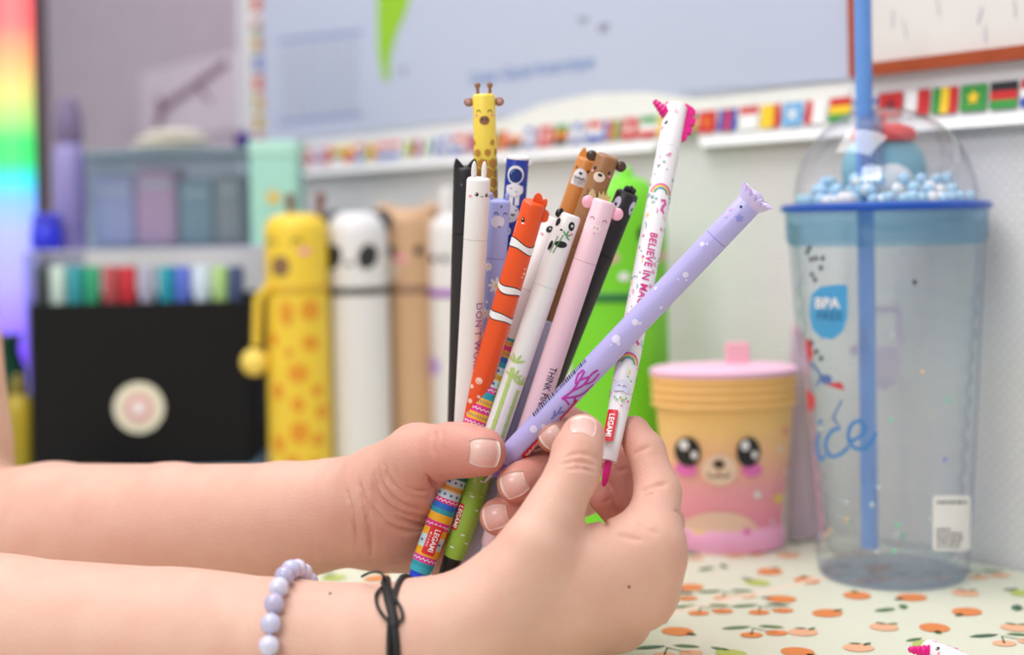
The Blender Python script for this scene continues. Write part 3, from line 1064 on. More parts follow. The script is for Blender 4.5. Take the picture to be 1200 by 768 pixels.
p = Print(); p.ell(-1.0, 23.5, 3.8, 3.8, 26); a_.print('moon', p, mat('moon_grey', (222, 224, 232), .5))
p = Print(); p.ell(-2.2, 22.5, .7, .5); p.ell(.2, 24, .9, .6); p.ell(-1.2, 25.6, .5, .4); p.ell(1.4, 22, .5, .4); a_.print('craters', p, mat('print_grey'))
p = Print(); p.arc(-2, 31, 1.6, 1.6, -70, 100, .6)
for v, y in ((2.0, 29), (1.2, 33), (-3, 35), (2.6, 37), (-.5, 40), (2, 44), (-2, 47), (0, 52)): p.star(v, y, .7)
a_.print('stars', p, WHT)

# black pen with a round ear
k_ = Pen('bear_eared_pen', 'slim black pen with a round shiny ear beside the orange clownfish pen', (637, 256), (518, 662), .621, .647, blkp, seam=26, roll=0, R=.0042, tip=(.8, .009), tipc=blkp)
k_.ell('ear', -.4, 1.6, (2.4, 2.0, 2.6), mat('ear_black_gloss', (30, 30, 36), .15), -2.2)
p = Print(); rk = random.Random(8); y = 56.0
while y < 80:                                   # white print too small to read
    p.rect(2.2, y, 2.2 + rk.uniform(.8, 1.6), y + .35); y += rk.uniform(.9, 1.6)
k_.print('fine_print', p, WHT)

# clownfish pen
org = mat('pen_orange', (238, 84, 24), .38)
f_ = Pen('clownfish_pen', 'orange clownfish pen with white wavy bands and bubbles', (627, 236), (505, 650), .590, .628, org, seam=39, roll=0, tip=(.7, .008), tipc=wp)
f_.wedge('fin', [(-.6, -.5), (-.7, 2.4), (.6, 3.6), (2.0, 2.8), (2.8, 1.6), (4.2, 2.1), (4.9, .4), (4.2, -1.0)], org, 1.8)
f_.wedge('side_fin', [(4.0, -3), (6.0, -2.6), (7.0, -4.6), (6.6, -6.6), (4.4, -7.0)], org, 1.6)
p = Print(); p.ell(-2.6, 7.6, .8, 1.0); f_.print('eye', p, INK)
p = Print(); p.ell(-2.8, 7.3, .28); p.ell(-2.2, 8.9, .7, .35); f_.print('eye_glint', p, WHT)
p = Print(); p.arc(-3.9, 11, 1.6, 2.6, 110, 230, .25); f_.print('gill', p, mat('print_peach2', (252, 196, 170), .4))
def wavy(y, hgt, off):
    n = 40
    xs = [-15 + 30 * i / n for i in range(n + 1)]
    tp = [(x, y - hgt * (.75 + .35 * math.sin(x * .5 + off)) + x * .12) for x in xs]
    bt = [(x, y + hgt * (.75 + .35 * math.sin(x * .5 + off + 2.2)) + x * .12) for x in xs]
    return tp, bt
for y, hh, o_ in ((18.5, 1.9, 3.2), (37, 1.6, .5), (49, 1.6, 1.6), (118, 2.2, 0)):
    pb, pw = Print(), Print()
    tp, bt = wavy(y, hh, o_)
    for i in range(len(tp) - 1):
        pw.poly([tp[i], tp[i + 1], bt[i + 1], bt[i]])
        pb.poly([(tp[i][0], tp[i][1] - .45), (tp[i + 1][0], tp[i + 1][1] - .45), (bt[i + 1][0], bt[i + 1][1] + .45), (bt[i][0], bt[i][1] + .45)])
    f_.print('band_outline', pb, INK, .00008); f_.print('white_band', pw, WHT, .00012)
p = Print()
for v, y, rd in ((-1.2, 77, 1.45), (-3.6, 80.5, .9), (.5, 83.5, .7), (-2.4, 86.5, 1.0), (1.6, 88, .6), (-1.2, 92, 1.2), (4.0, 27, .4), (4.4, 29, .55), (4.0, 30.6, .4)):
    f_.print('bubble', Print().ell(v, y, rd), mat('bubble_pink', (252, 214, 198), .4), .00014)
p = Print(); p.arc(-1.2, 77, .8, .8, 20, 160, .3); f_.print('bubble_smile', p, org, .0002)
p = Print(); rk = random.Random(6); y = 52.0
while y < 74:
    p.rect(4.6, y, 4.6 + rk.uniform(.6, 1.2), y + .3); y += rk.uniform(.8, 1.4)
f_.print('fine_print', p, WHT)
logo(f_, -4.4, 118, False, 2.2, 6)

# striped festive pen (llama style bands) with a dog-like panda face
rb = Pen('striped_pen', 'white pen whose lower barrel carries rainbow folk-pattern bands and a blue end', (648, 256), (492, 671), .620, .601, mat('pen_blush_white', (240, 226, 226), .42, .01), wp, seam=32, roll=-4)
p = Print(); p.ell(.6, 5.4, 1.3, 1.6, 18, .5); rb.print('eye_patch', p, INK)
p = Print(); p.ell(.7, 5.1, .35); rb.print('eye_glint', p, WHT)
p = Print(); p.stroke([(2.2, 8.6), (2.8, 9.2), (3.4, 8.6)], .35); p.ell(2.8, 8.0, .5, .35); rb.print('muzzle', p, INK)
p = Print(); p.ell(-1.6, 8.2, .8, .5); rb.print('blush', p, BLUSH)
bands = [(.6, 'teal'), (1, 'gold'), (1, 'pink'), (1.4, 'gold'), (1.1, 'blue'), (1.1, 'teal'), (1.5, 'pale'), (1.2, 'gold'), (1.6, 'pale'), (1.3, 'pink2'), (1.4, 'teal'), (1.4, 'gold'), (1.6, 'pink'), (1.5, 'gold'), (1.3, 'pink'), (1.6, 'teal'), (2.0, 'pale'), (1.5, 'gold'), (1.6, 'pink'), (1.8, 'teal'), (1.4, 'white'), (1.2, 'teal2'), (1.5, 'pale'), (1.1, 'gold'), (1.6, 'pale'), (1.0, 'pink'), (1.2, 'blue'), (1.0, 'teal'), (1.6, 'gold'), (1.5, 'pink'), (1.5, 'gold'), (2.6, 'pale'), (1.6, 'gold'), (1.3, 'pink2'), (.9, 'teal'), (1.2, 'teal3')]
bc = {'teal': (38, 158, 178), 'gold': (240, 180, 34), 'pink': (222, 40, 142), 'blue': (36, 108, 208), 'pale': (196, 224, 230), 'pink2': (214, 60, 166), 'white': (240, 238, 236), 'teal2': (20, 124, 124), 'teal3': (54, 176, 200)}
tot = sum(b_[0] for b_ in bands)
Lr = rb.L * 1000
y0 = Lr * .345; un = (Lr - .2 - y0) / tot
bkeys = list(bc)
mb = MB(); y = y0
for hgt, kname in bands:
    mb.cur = bkeys.index(kname)
    z1, z0 = rb.L - y / 1000, rb.L - (y + hgt * un) / 1000
    def rad(z): return PR * (1 if z > .02 else .985 + .015 * (z - .006) / .014 if z > .006 else .93 + .055 * (z - .0015) / .0045) + .0001
    mb.lathe([(rad(max(z0, 0)), max(z0, 0)), (rad(z1), z1)], 36, False)
    y += hgt * un
mb.build('colour_bands', [mat('band_' + k2, v2, .38, .03) for k2, v2 in bc.items()], rb.o)
p = Print(); q = Print(); y = y0
for i, (hgt, kname) in enumerate(bands):
    ym = y + hgt * un / 2
    if kname in ('pink', 'pink2') and i > 5:
        p.stroke([(-7.5 + .9 * j, ym + (.45 if j % 2 else -.45)) for j in range(17)], .28)
    if kname == 'gold' and i % 2:
        for j in range(14): q.rect(-7 + j, ym - .5, -6.75 + j, ym + .5)
    if kname == 'pale':
        for j in range(6): q.ell(-6.5 + 2.6 * j, ym, .55)
    y += hgt * un
rb.print('zigzags', p, WHT); rb.print('pattern', q, mat('pattern_blue', (70, 100, 180), .4))
logo(rb, .6, Lr - 14.0, True, 3.0, 6.0)
t = MB(); t.lathe([(PR * .70, -.0115), (PR * .74, -.011), (PR * .80, -.004), (PR * .82, .0002)], 32); t.build('end_cap', mat('cap_blue', (24, 74, 222), .3), rb.o)

# panda pen with bamboo
pg = mat('pen_white_cool', (240, 240, 240), .4, .01)
gr = mat('bamboo_green', (150, 196, 72), .4, .08)
pa = Pen('panda_pen', 'white panda pen with bamboo print turning green towards its black end', (668, 251), (531, 653), .606, .607, pg, seam=31, roll=4)
for dx, dz in ((-4.4, -.8),): pa.ell('ear', dx, dz, (1.5, 1.3, 2.1), mat('ear_black_gloss'), -2, rot=15)
p = Print(); p.ell(2.0, 4.6, 1.4, 1.9, 18, -.3); p.ell(-4.4, 4.6, 1.2, 1.8, 18, .3); p.ell(-1.6, 7.2, .6, .4)
p.ell(0.2, 12.8, 2.6, 1.4, 18, -.15); p.ell(-4.2, 14.5, 1.0, 2.2, 16, .2); pa.print('black_markings', p, INK)
p = Print(); p.ell(2.1, 4.4, .5); pa.print('eye_glint', p, WHT)
p = Print(); p.stroke([(-1.8, 17), (-.2, 9.0)], .4); p.stroke([(-3.2, 17), (-2.0, 10)], .35)
for a2 in (-2.4, -1.4, -.4, .5): p.ell(1.0 + 1.2 * math.cos(a2), 9 + 1.4 * math.sin(a2), 1.2, .3, 10, a2)
pa.print('bamboo_sprig', p, mat('print_green', (60, 150, 70), .4))
p = Print(); p.ell(3.2, 7.6, .9, .5); pa.print('blush', p, BLUSH)
Lp = pa.L * 1000
p = Print()
for v, y1, y2 in ((-2.0, 66, 115), (3.0, 74, 118), (-7.5, 70, 116), (8, 68, 115)):
    yy = y1
    while yy < y2:
        p.rect(v - .75, yy, v + .75, min(yy + 7.2, y2)); p.rect(v - 1.0, yy + 7.0, v + 1.0, yy + 7.7); yy += 7.7
for v, y in ((-2, 64), (3, 72), (-1, 70)):
    for a2 in (-2.7, -2.1, -1.2, -.5): p.ell(v + 2.2 * math.cos(a2), y + 2.2 * math.sin(a2), 2.0, .5, 10, a2)
pa.print('bamboo_print', p, mat('bamboo_light', (182, 212, 118), .4))
mb = MB(); mb.lathe([(PR * .82, .0), (PR * .94, .0015), (PR * .99, .006), (PR + .0002, .02), (PR + .0002, .042)], 36, False); mb.build('green_sleeve', gr, pa.o)
p = Print()
for v, y in ((-2.6, -38), (1, -34), (-1, -27), (2.6, -22), (-3, -16), (.5, -11), (3, -8), (-2, -5)): p.rrect(v - .8, Lp + y, v + .8, Lp + y + .55, .2)
pa.print('sleeve_dashes', p, WHT, .00034)
logo(pa, -3.9, Lp - 17, False, 1.6, 5.5)
t = MB(); t.lathe([(PR * .66, -.0085), (PR * .74, -.008), (PR * .82, .0002)], 32); t.build('end_cap', INK, pa.o)
t = MB(); t.lathe([(PR * .28, -.0135), (PR * .42, -.0085)], 24); t.build('tip', mat('tip_clear_white', (226, 224, 224), .3), pa.o)

# shiba dog pen
sh = mat('pen_tan_orange', (208, 132, 62), .4)
s_ = Pen('shiba_pen', 'orange dog pen with pointed ears and white muzzle behind the brown bear pen', (690, 186), (545, 596), .632, .656, sh, seam=28, roll=-14, tip=(.7, .008), tipc=wp)
for sx in (-1, 1): s_.wedge('ear', [(sx * 4.4, -1), (sx * 3.6, 3.2), (sx * 2.7, 3.2), (sx * .6, -.4)], mat('ear_orange', (232, 146, 50), .4), 2.2)
p = Print(); p.ell(0, 8.2, 3.3, 3.6); p.rect(-3.3, 8.2, 3.3, 12.0); s_.print('white_muzzle', p, WHT)
p = Print(); p.ell(-2.8, 4.8, .5, .6); p.ell(2.8, 4.8, .5, .6); p.ell(0, 6.6, .8, .6); p.arc(-.9, 8.2, .9, .7, 0, 180, .35); p.arc(.9, 8.2, .9, .7, 0, 180, .35); s_.print('face', p, INK)
# brown bear pen
bb = mat('pen_bear_brown', (158, 110, 70), .42)
be = Pen('bear_pen', 'brown bear pen with dark round ears and cream muzzle', (713, 182), (558, 588), .618, .646, bb, seam=40, roll=-2, tip=(.7, .008), tipc=wp)
dk = mat('ear_dark_brown', (78, 56, 44), .3)
for sx in (-1, 1):
    e = be.ell('ear', sx * 6.4, -2.6, (2.4, 1.4, 2.3), dk)
p = Print(); p.ell(-.2, 9.3, 2.5, 2.1, 24); be.print('muzzle', p, mat('muzzle_cream', (242, 224, 204), .45))
p = Print(); p.ell(-.1, 8.4, 1.0, .65); p.ell(-3.4, 6.4, .6, .75); p.ell(3.3, 6.4, .6, .75); be.print('eyes_and_nose', p, INK)
p = Print(); p.ell(-4.2, 7.8, .8, .5); p.ell(4.2, 7.8, .8, .5); be.print('blush', p, BLUSH)
p = Print(); p.ell(-.4, 18, 2.0, 2.4); p.star(-.6, 15.6, 1.3); be.print('honey_pot', p, mat('print_sand', (214, 190, 140), .45))
p = Print(); p.arc(-3.4, 17.2, 1.3, 1.6, -60, 90, .5); p.arc(3.0, 17.2, 1.3, 1.6, 90, 240, .5); be.print('paws', p, dk)
# pink pig pen
pk = mat('pen_pink', (244, 206, 218), .4, .02)
pi = Pen('pig_pen', 'pale pink pig pen with a gold crown and black lettering', (709, 235), (575, 641), .604, .609, pk, seam=26, roll=0, tip=(.7, .008), tipc=wp)
epk = mat('ear_pink', (248, 182, 200), .35)
for sx in (-1, 1): pi.ell('ear', sx * 6.4, -3.2 - .6 * sx, (2.5, 1.5, 2.6), epk)
crown = [(-2.2, 0), (-2.6, 2.8), (-1.3, 1.5), (-.7, 3.6), (0, 1.7), (.8, 3.6), (1.4, 1.5), (2.7, 2.8), (2.3, 0)]
mb = MB().prism([((a - .8) / 1000, pi.L + b_ / 1000) for a, b_ in crown], -.0024, -.0012); mb.build('crown', mat('crown_gold', (226, 196, 130), .3, metal=.4), pi.o, False)
face_arcs(pi, (-2.8, 2.8), 8.6, .9, mat('print_mauve', (150, 110, 128), .4))
p = Print(); p.ell(0, 11.8, 2.3, 1.7); pi.print('snout', p, mat('snout_pale', (250, 226, 232), .4))
p = Print(); p.ell(-.7, 11.7, .35, .5); p.ell(.7, 11.7, .35, .5); p.ell(0, 14.0, .3, .3); pi.print('nostrils', p, mat('print_rose', (226, 150, 172), .4))
p = Print(); p.text('THINK PINK', 1.4, 79.5, 4.2, True, 0, 1.05, .76); pi.print('lettering', p, INK)
# black bird pen
bi = Pen('bird_pen', 'black bird pen with a tufted head and one large pale eye', (736, 225), (574, 628), .622, .644, blkp, seam=28, roll=12, tip=(.7, .008), tipc=blkp)
for dx, dz, rr_ in ((-1.0, 1.0, 1.2), (.6, 1.5, 1.3), (2.0, .9, 1.2)): bi.ell('tuft', dx, dz, (rr_, 1.1, 1.5), blkp)
p = Print(); p.ell(-3.9, 5.6, 1.7, 3.0, 22, .15); p.ell(3.9, 5.6, 1.7, 3.0, 22, -.15); bi.print('eye_patches', p, mat('eye_lilac', (214, 210, 236), .4))
p = Print(); p.ell(-4.0, 6.2, .7, .8); p.ell(4.0, 6.2, .7, .8); bi.print('pupils', p, INK)

# plain lilac pen deep in the bundle
li = mat('pen_lilac_pale', (206, 202, 234), .42)
Pen('lilac_pen', 'plain pale lilac pen squeezed between the panda and pig pens', (640, 376), (529, 745), .618, .618, li, seam=24, tip=(.7, .006), tipc=wp)
# unicorn pen
uw = mat('pen_unicorn_white', (244, 240, 244), .4, .01)
mg = mat('magenta', (222, 20, 132), .35)
un_ = Pen('unicorn_pen', 'white unicorn pen with magenta horn and mane pinched between thumb and forefinger', (793, 124), (713, 541), .640, .577, uw, seam=21.5, roll=0, tip=(.30, .010), tipc=mg, taper=(.66, .68, .74))
def unicorn_head(pen):
    L = pen.L
    hn = MB()
    a, b_ = Vector((-.0032, -.001, L - .0056)), Vector((-.0096, -.0015, L - .0006))
    pts = [a.lerp(b_, i / 12) for i in range(13)]
    hn.tube(pts, [.0028 * (1 - .58 * i / 12) * (1 + .13 * math.sin(i * 2.2)) for i in range(13)], 14)
    hn.ball(b_, .0006, 10, 6)
    hn.build('horn', mg, pen.o)
    ot = [(3.0, .5), (5.6, .4), (7.4, -.6), (8.6, -2.4), (6.6, -4.4), (8.8, -5.4), (8.8, -7.6), (6.4, -8.9), (8.2, -9.8), (8.2, -12.0), (5.8, -12.9), (7.0, -13.8), (6.2, -15.6), (4.2, -15.8), (3.4, -8)]
    pen.wedge('mane', ot, mg, 2.8)
    MB().ball((-.0040, -.0008, L - .0006), (.0010, .0012, .0014), 12, 8).build('ear', mg, pen.o)
    p = Print(); p.ell(-3.3, 10.8, .9, 1.0); pen.print('eye', p, INK)
    p = Print(); p.ell(-3.6, 10.5, .3); pen.print('eye_glint', p, WHT)
    p = Print(); p.ell(-5.0, 13.0, .9, .7); pen.print('blush', p, BLUSH)
    p = Print(); p.poly([(-.4, 3.4), (1.2, 5.8), (-1.0, 6.0)]); pen.print('painted_ear', p, mat('print_palepink', (238, 206, 222), .4))
unicorn_head(un_)
Lu = un_.L * 1000
pal = [mat('deco_pink', (226, 96, 170), .4), mat('deco_violet', (140, 120, 206), .4), mat('deco_teal', (92, 170, 178), .4), mat('deco_yellow', (246, 206, 72), .4), mat('deco_green', (122, 178, 150), .4)]
p = Print(); ru = random.Random(12)
keep = [(0, 41, 6), (0, 126, 6)]
for i in range(250):
    v, y = ru.uniform(-14, 14), ru.uniform(23, Lu - 20)
    if abs(v) < 4.5 and (37 < y < 46 or 112 < y < 122): continue
    if -1.8 < v < 3.0 and 56 < y < 98: continue
    p.cur = ru.randrange(5); kk = ru.random()
    if kk < .45: p.ell(v, y, ru.uniform(.22, .42), None, 10)
    elif kk < .65: p.star(v, y, ru.uniform(.6, .95))
    elif kk < .8: p.flower(v, y, 1.0, 5)
    else: p.stroke([(v, y), (v + .4, y + .8), (v + .2, y + 1.8)], .35)
un_.print('confetti', p, pal)
for cy in (41.5, 117):
    p = Print()
    for i, cc in enumerate((0, 3, 2)):
        p.cur = cc
        p.arc(.3, cy + 3.0, 4.4 - .85 * i, 4.2 - .85 * i, 190, 350, .9, 12)
    un_.print('rainbow', p, pal, .00014)
for cy in (50, 108.5):
    p = Print()
    p.stroke([(1.2, cy - 2.4), (2.6, cy - 2.8), (3.2, cy - 1.4), (2.2, cy + .2), (2.0, cy + 1.8), (3.2, cy + 2.6)], 1.15)
    un_.print('unicorn_tail', p, pal, .00014)
p = Print(); p.text('BELIEVE IN MAGIC', .6, 81, 4.3, True, .018, 1.08, .98); un_.print('lettering', p, mat('deco_magenta', (216, 60, 140), .4))
p = Print(); p.ell(-.6, 129.5, 2.6, 2.3); p.ell(-2.4, 130.5, 1.6, 1.6); p.ell(1.6, 130.5, 1.7, 1.6); un_.print('cloud', p, mat('cloud_lilac', (214, 214, 240), .45))
face_arcs(un_, (-1.4, .6), 130, .5, None, .25)
p = Print()
for i in range(5): p.ell(-2.4 + 1.1 * i, 134.5 + (i % 2), .3, .8, 10, .3)
un_.print('raindrops', p, pal[4])
logo(un_, -2.0, Lu - 13.0, False, 2.5, 6.4)

# lavender spiky-headed pen
lv = mat('pen_lavender', (186, 178, 234), .38)
lv2 = mat('pen_lavender_clear', (206, 196, 240), .3, sss=.3)
la = Pen('pufferfish_pen', 'lavender sea-creature pen with spiky frill and coral print lying across the others', (886, 231), (592, 540), .574, .598, lv, seam=22, roll=0, R=.0050)
fr_n = 15
vs, fs = [], []
for i in range(2 * fr_n):
    a2 = math.pi * i / fr_n
    for rad, z in ((.0049, -.0042), ((.0078, .0012) if i % 2 == 0 else (.0064, -.0014)), ((.0072, .0014) if i % 2 == 0 else (.0058, -.0008)), (.0040, .0002)):
        vs.append((rad * math.cos(a2), rad * math.sin(a2), la.L + z))
for i in range(2 * fr_n):
    j = (i + 1) % (2 * fr_n)
    for q in range(3):
        fs.append((i * 4 + q, j * 4 + q, j * 4 + q + 1, i * 4 + q + 1))
MB().add(vs, fs).build('frill', lv2, la.o, False)
MB().lathe([(.0042, -.0005), (.0036, .0008), (.0018, .0018), (.0001, .0021)], 24, True, (0, 0, la.L)).build('crown_dome', lv2, la.o)
p = Print(); p.ell(-1.6, 6.4, .55, .6); la.print('eye', p, INK)
p = Print(); p.star(1.0, 10, 1.9, 5, .55, -60); la.print('star_fin', p, mat('print_indigo', (146, 146, 222), .4))
p = Print(); p.ell(-4.4, 10, .7); p.ell(-3.8, 13, .9, .6); la.print('blush', p, mat('print_lilacpink', (214, 176, 232), .4))
p = Print()
for v, y, rd in ((-2.6, 27, 1.0), (-1.2, 25.6, .5), (1.0, 40, 1.2), (2.6, 41.4, .5), (.2, 43.2, .4), (-.4, 67, 1.3), (1.2, 66, .6), (-1.4, 77, 1.7), (.6, 77.6, .8), (-1.2, 80, .4), (-4.2, 52, .8), (-.4, 126, 1.5), (1.6, 122.5, 1.0), (3, 56, .7)):
    la.print('bubble', Print().ell(v, y, rd), mat('bubble_lilac', (226, 220, 250), .4), .00014)
p = Print()
for pts in ([(-.6, 109), (.2, 104), (-.6, 99), (-1.6, 95)], [(.2, 104), (1.8, 99), (1.2, 94), (1.9, 91)], [(-.6, 99), (1.0, 95.5)], [(-.8, 101), (-2.6, 98), (-2.4, 95)], [(1.8, 99), (3.6, 96), (3.4, 92)], [(-.6, 109), (2.6, 105), (4.8, 102), (5.4, 97)], [(2.6, 105), (4.2, 107)], [(-.6, 109), (1.2, 108.6), (3.2, 109.2)]):
    p.stroke([(a2.x, a2.y) for a2 in spline([(x, y, 0) for x, y in pts], 4)], .75)
la.print('coral', p, mat('coral_magenta', (190, 44, 172), .4))
p = Print()
for pts in ([(1.8, 118), (2.2, 114.6), (1.4, 111.8)], [(2.2, 114.6), (3.6, 112.6)], [(1.9, 116.8), (.6, 114.6)]): p.stroke(pts, .6)
la.print('blue_coral', p, mat('coral_blue', (110, 122, 206), .4))
p = Print(); rb_ = random.Random(2); y = 92.0
while y < 122:
    ww = rb_.choice((.25, .4, .6)); p.rect(-6.6, y, -3.9, y + ww); y += ww + rb_.choice((.3, .5, .6))
la.print('barcode', p, INK)
logo(la, 5.2, la.L * 1000 - 13, False, 2.3, 6.0)
p = Print(); p.stroke([(4.6, 106), (5.2, 112), (5.0, 116)], 1.0); la.print('red_coral', p, RED)
t = MB(); t.lathe([(PR * .44, -.0075), (PR * .62, -.0065), (PR * .74, .0002)], 24); t.build('grip', mat('grip_purple', (150, 122, 220), .4), la.o)
t = MB(); t.lathe([(PR * .12, -.0125), (PR * .34, -.0075)], 20); t.build('tip', mat('tip_metal', (180, 180, 184), .25, metal=.8), la.o)

# the unicorn pen lying on the table at the picture's edge
P0 = on_table(1088, 762, .0049)
dr = Vector((.35, -1.0, 0)).normalized()
top_ = P0 - dr * .000; bot_ = P0 + dr * .15
tp_, bp_ = to_px(top_), to_px(bot_)
u2 = Pen('unicorn_pen', 'second unicorn pen with a magenta mane lying on the fruit-printed cover', (tp_[0], tp_[1]), (bp_[0], bp_[1]), top_.y, bot_.y, uw, seam=21.5, roll=0, tip=(.30, .010), tipc=mg, taper=(.66, .68, .74))
u2.o['group'] = 'novelty pens'
M0 = u2.o.matrix_world.copy()
zz = (top_ - bot_).normalized(); yy = Vector((0, 0, -1)); xx = yy.cross(zz).normalized(); yy = zz.cross(xx)
for j in range(3):
    M0[j][0], M0[j][1], M0[j][2], M0[j][3] = xx[j], yy[j], zz[j], bot_[j]
u2.o.matrix_world = M0
unicorn_head(u2)
# ------------------------------------------------------------------ tumbler with dome lid
TC = on_table(1046, 673)                       # centre of its base
TY = TC.y
sc = TY / F_PX                                  # metres per picture pixel at the tumbler
tm = thing('tumbler', 'clear plastic tumbler with blue rim, domed lid and blue straw beside the wall', 'tumbler', TC)
rb0, rt0 = 86 * sc, 117 * sc
zt = 428 * sc                                   # rim height
clear = clear_mat('clear_plastic_outer', (253, 255, 255), .05, (236, 244, 252), .03, 1.24)
clear2 = clear_mat('clear_plastic_inner', (252, 254, 255), .07, (236, 244, 252), .05, 1.15)
domec = clear_mat('clear_plastic_dome', (254, 254, 255), .015, (220, 226, 232), .015, 1.40, (196, 202, 212))
prof = [(rb0 * .55, .004), (rb0 * .9, .0015), (rb0, .004)]
for i in range(1, 25):
    t = i / 24
    prof.append((rb0 + (rt0 * .965 - rb0) * (t ** .9), .004 + (zt - .010) * t))
MB().lathe(prof, 64, False).build('outer_wall', clear, tm)
prof = [(.0001, .012), (rb0 * .80, .011), (rb0 * .86, .015)]
for i in range(1, 60):
    t = i / 59
    r = (rb0 * .86 + (rt0 * .92 - rb0 * .86) * t)
    prof.append((r + .0011 * (1 if (i // 2) % 2 else 0) * (1 if t < .82 else 0), .015 + (zt - .022) * t))
MB().lathe(prof, 64, False).build('inner_wall', clear2, tm)
MB().lathe([(rb0 * .50, .0005), (rb0 * .93, .0), (rb0 * .985, .003), (rb0 * .6, .005)], 48).build('base', clear_mat('clear_plastic_base', (244, 246, 250), .16, (206, 206, 226)), tm)
blue = mat('rim_blue', (26, 84, 186), .25)
MB().lathe([(rt0 * .97, zt - .001), (rt0 * 1.03, zt - .0005), (rt0 * 1.035, zt + .0022), (rt0 * .99, zt + .0034), (rt0 * .92, zt + .003), (rt0 * .92, zt)], 64, False).build('rim', blue, tm)
bandm = clear_mat('rim_band_blue', (206, 232, 246), .14, (150, 206, 234))
MB().lathe([(rt0 * .955, zt - .018), (rt0 * .985, zt - .014), (rt0 * .99, zt - .001)], 64, False).build('lid_collar', bandm, tm)
lidm = clear_mat('lid_floor', (225, 238, 248), .4, (222, 236, 248))
MB().lathe([(.0001, zt + .0014), (rt0 * .93, zt + .0012)], 48, False).build('lid_floor', lidm, tm)
dp = []
rd, hd_ = rt0 * .90, 112 * sc
for i in range(21):
    a = math.pi / 2 * i / 20
    dp.append((max(.0001, rd * math.cos(a) ** .92), zt + .003 + hd_ * math.sin(a)))
MB().lathe(dp, 64, False).build('dome', domec, tm)
# straw
bs = mat('straw_blue', (108, 158, 228), .3, sss=.3)
s_a, s_b = P(1017, 640, TY) - TC, P(1004, -40, TY) - TC
s_a.y, s_b.y = -.004, -.012
MB().tube([s_a.lerp(s_b, i / 6) for i in range(7)], .0043, 20).build('straw', bs, tm)
MB().tube([P(1015, 195, TY) - TC + Vector((0, -.012, 0)), P(1013, 138, TY) - TC + Vector((0, -.013, 0))], .0056, 20).build('straw_grommet', clear_mat('grommet', (215, 225, 240), .25, (210, 220, 240)), tm)
# little snow scene under the dome: bird figure in a red beret, beads
fx = P(1040, 235, TY) - TC
FS = 1.4
fb = thing('bird_figure', 'small blue bird figure in a red beret inside the tumbler dome', 'figurine', TC + Vector((fx.x, .006, zt + .0015)))
tl = mat('figure_blue', (132, 186, 206), .45)
MB().ball((0, 0, .013), (.0155, .012, .015), 24, 16).build('body', tl, fb)
MB().ball((0, -.0035, .009), (.0105, .0105, .010), 20, 14).build('belly', mat('figure_white', (236, 240, 244), .45), fb)
be_ = MB().lathe([(.0006, .0), (.011, .0), (.0122, .0022), (.0108, .0048), (.006, .0066), (.0001, .0070)], 28).xf(Matrix.Translation((0, 0, .0235))).build('beret', mat('beret_red', (226, 52, 58), .5), fb)
MB().tube([(0, 0, .0300), (0, 0, .0335)], .0011, 10).build('beret_stalk', mat('beret_red'), be_)
MB().ball((.0095, -.0095, .0055), (.0028, .0022, .0022), 14, 8).build('scarf', mat('figure_yellow', (240, 214, 70), .5), fb)
MB().lathe([(.0022, 0), (.0030, .004), (.0022, .0065), (.0001, .007)], 16, True, (.0105, -.010, -.0005)).build('companion', mat('figure_white'), fb)
fb.scale = (FS, FS, FS)
rt = random.Random(5)
bw = mat('snow_bead_white', (238, 242, 248), .4, sss=.3); bb_ = mat('snow_bead_blue', (176, 216, 242), .4, sss=.3)
for k in range(150):
    a = rt.uniform(0, 6.283); r = rd * math.sqrt(rt.uniform(.2, .88))
    x, y = r * math.cos(a), r * math.sin(a)
    if math.hypot(x - fx.x, y - .006) < .025: continue
    lvl = rt.choice((0, 0, 0, 1, 1, 2))
    br_ = rt.uniform(.0024, .0036)
    if lvl and r > rd * .8: lvl = 0
    o = MB().ball((x, y, zt + .0016 + br_ + lvl * .0048), br_, 12, 8).build('snow_bead', bb_ if rt.random() < .62 else bw, tm)
# print on the cup: a mapping round the outer wall
def cup_map(off=.0004):
    def f(x, y):           # picture column measured from 1046, picture row
        cy = .033
        for _ in range(4):
            q = P(1046 + x, y, TY - cy)
            t = min(1, max(0, (q.z - .004) / (zt - .010)))
            r = rb0 + (rt0 * .965 - rb0) * (t ** .9) + off
            th = math.asin(max(-.985, min(.985, (q.x - TC.x) / r)))
            cy = r * math.cos(th)
        return Vector((r * math.sin(th), -r * math.cos(th), q.z))
    return f
sky = mat('sticker_blue', (74, 164, 218), .4)
p = Print(); pts = []
p.poly([(-99, 368), (-96, 345), (-84, 336), (-66, 334), (-53, 334), (-53, 372), (-58, 388), (-70, 398), (-84, 396), (-95, 386)])
p.build('round_sticker', sky, tm, cup_map(.0005), 3)
p = Print(); p.text('BPA', -77, 356, 17, False, .03); p.build('sticker_lettering', WHT, tm, cup_map(.0008), 3)
p = Print(); p.text('FREE', -74, 371, 15, False, -.01); p.build('sticker_lettering', mat('ink_steel', (40, 90, 130), .4), tm, cup_map(.0008), 3)
p = Print(); p.rrect(47, 581, 92, 646, 4); p.build('paper_label', mat('label_paper', (240, 240, 242), .6), tm, cup_map(.0006), 3)
p = Print()
for y, x1, wd in ((589, 84, 1.6), (621, 66, 1.2), (626, 80, 1.2), (631, 82, 1.2), (636, 78, 1.2), (641, 74, 1.0)):
    x = 52.0; rl = random.Random(y)
    while x < x1:
        l = rl.uniform(2, 7); p.rect(x, y - wd, x + l, y + wd); x += l + 1.6
p.build('label_print', mat('print_grey'), tm, cup_map(.0009), 3)
ice = mat('ink_ice_blue', (70, 136, 204), .45)
p = Print()
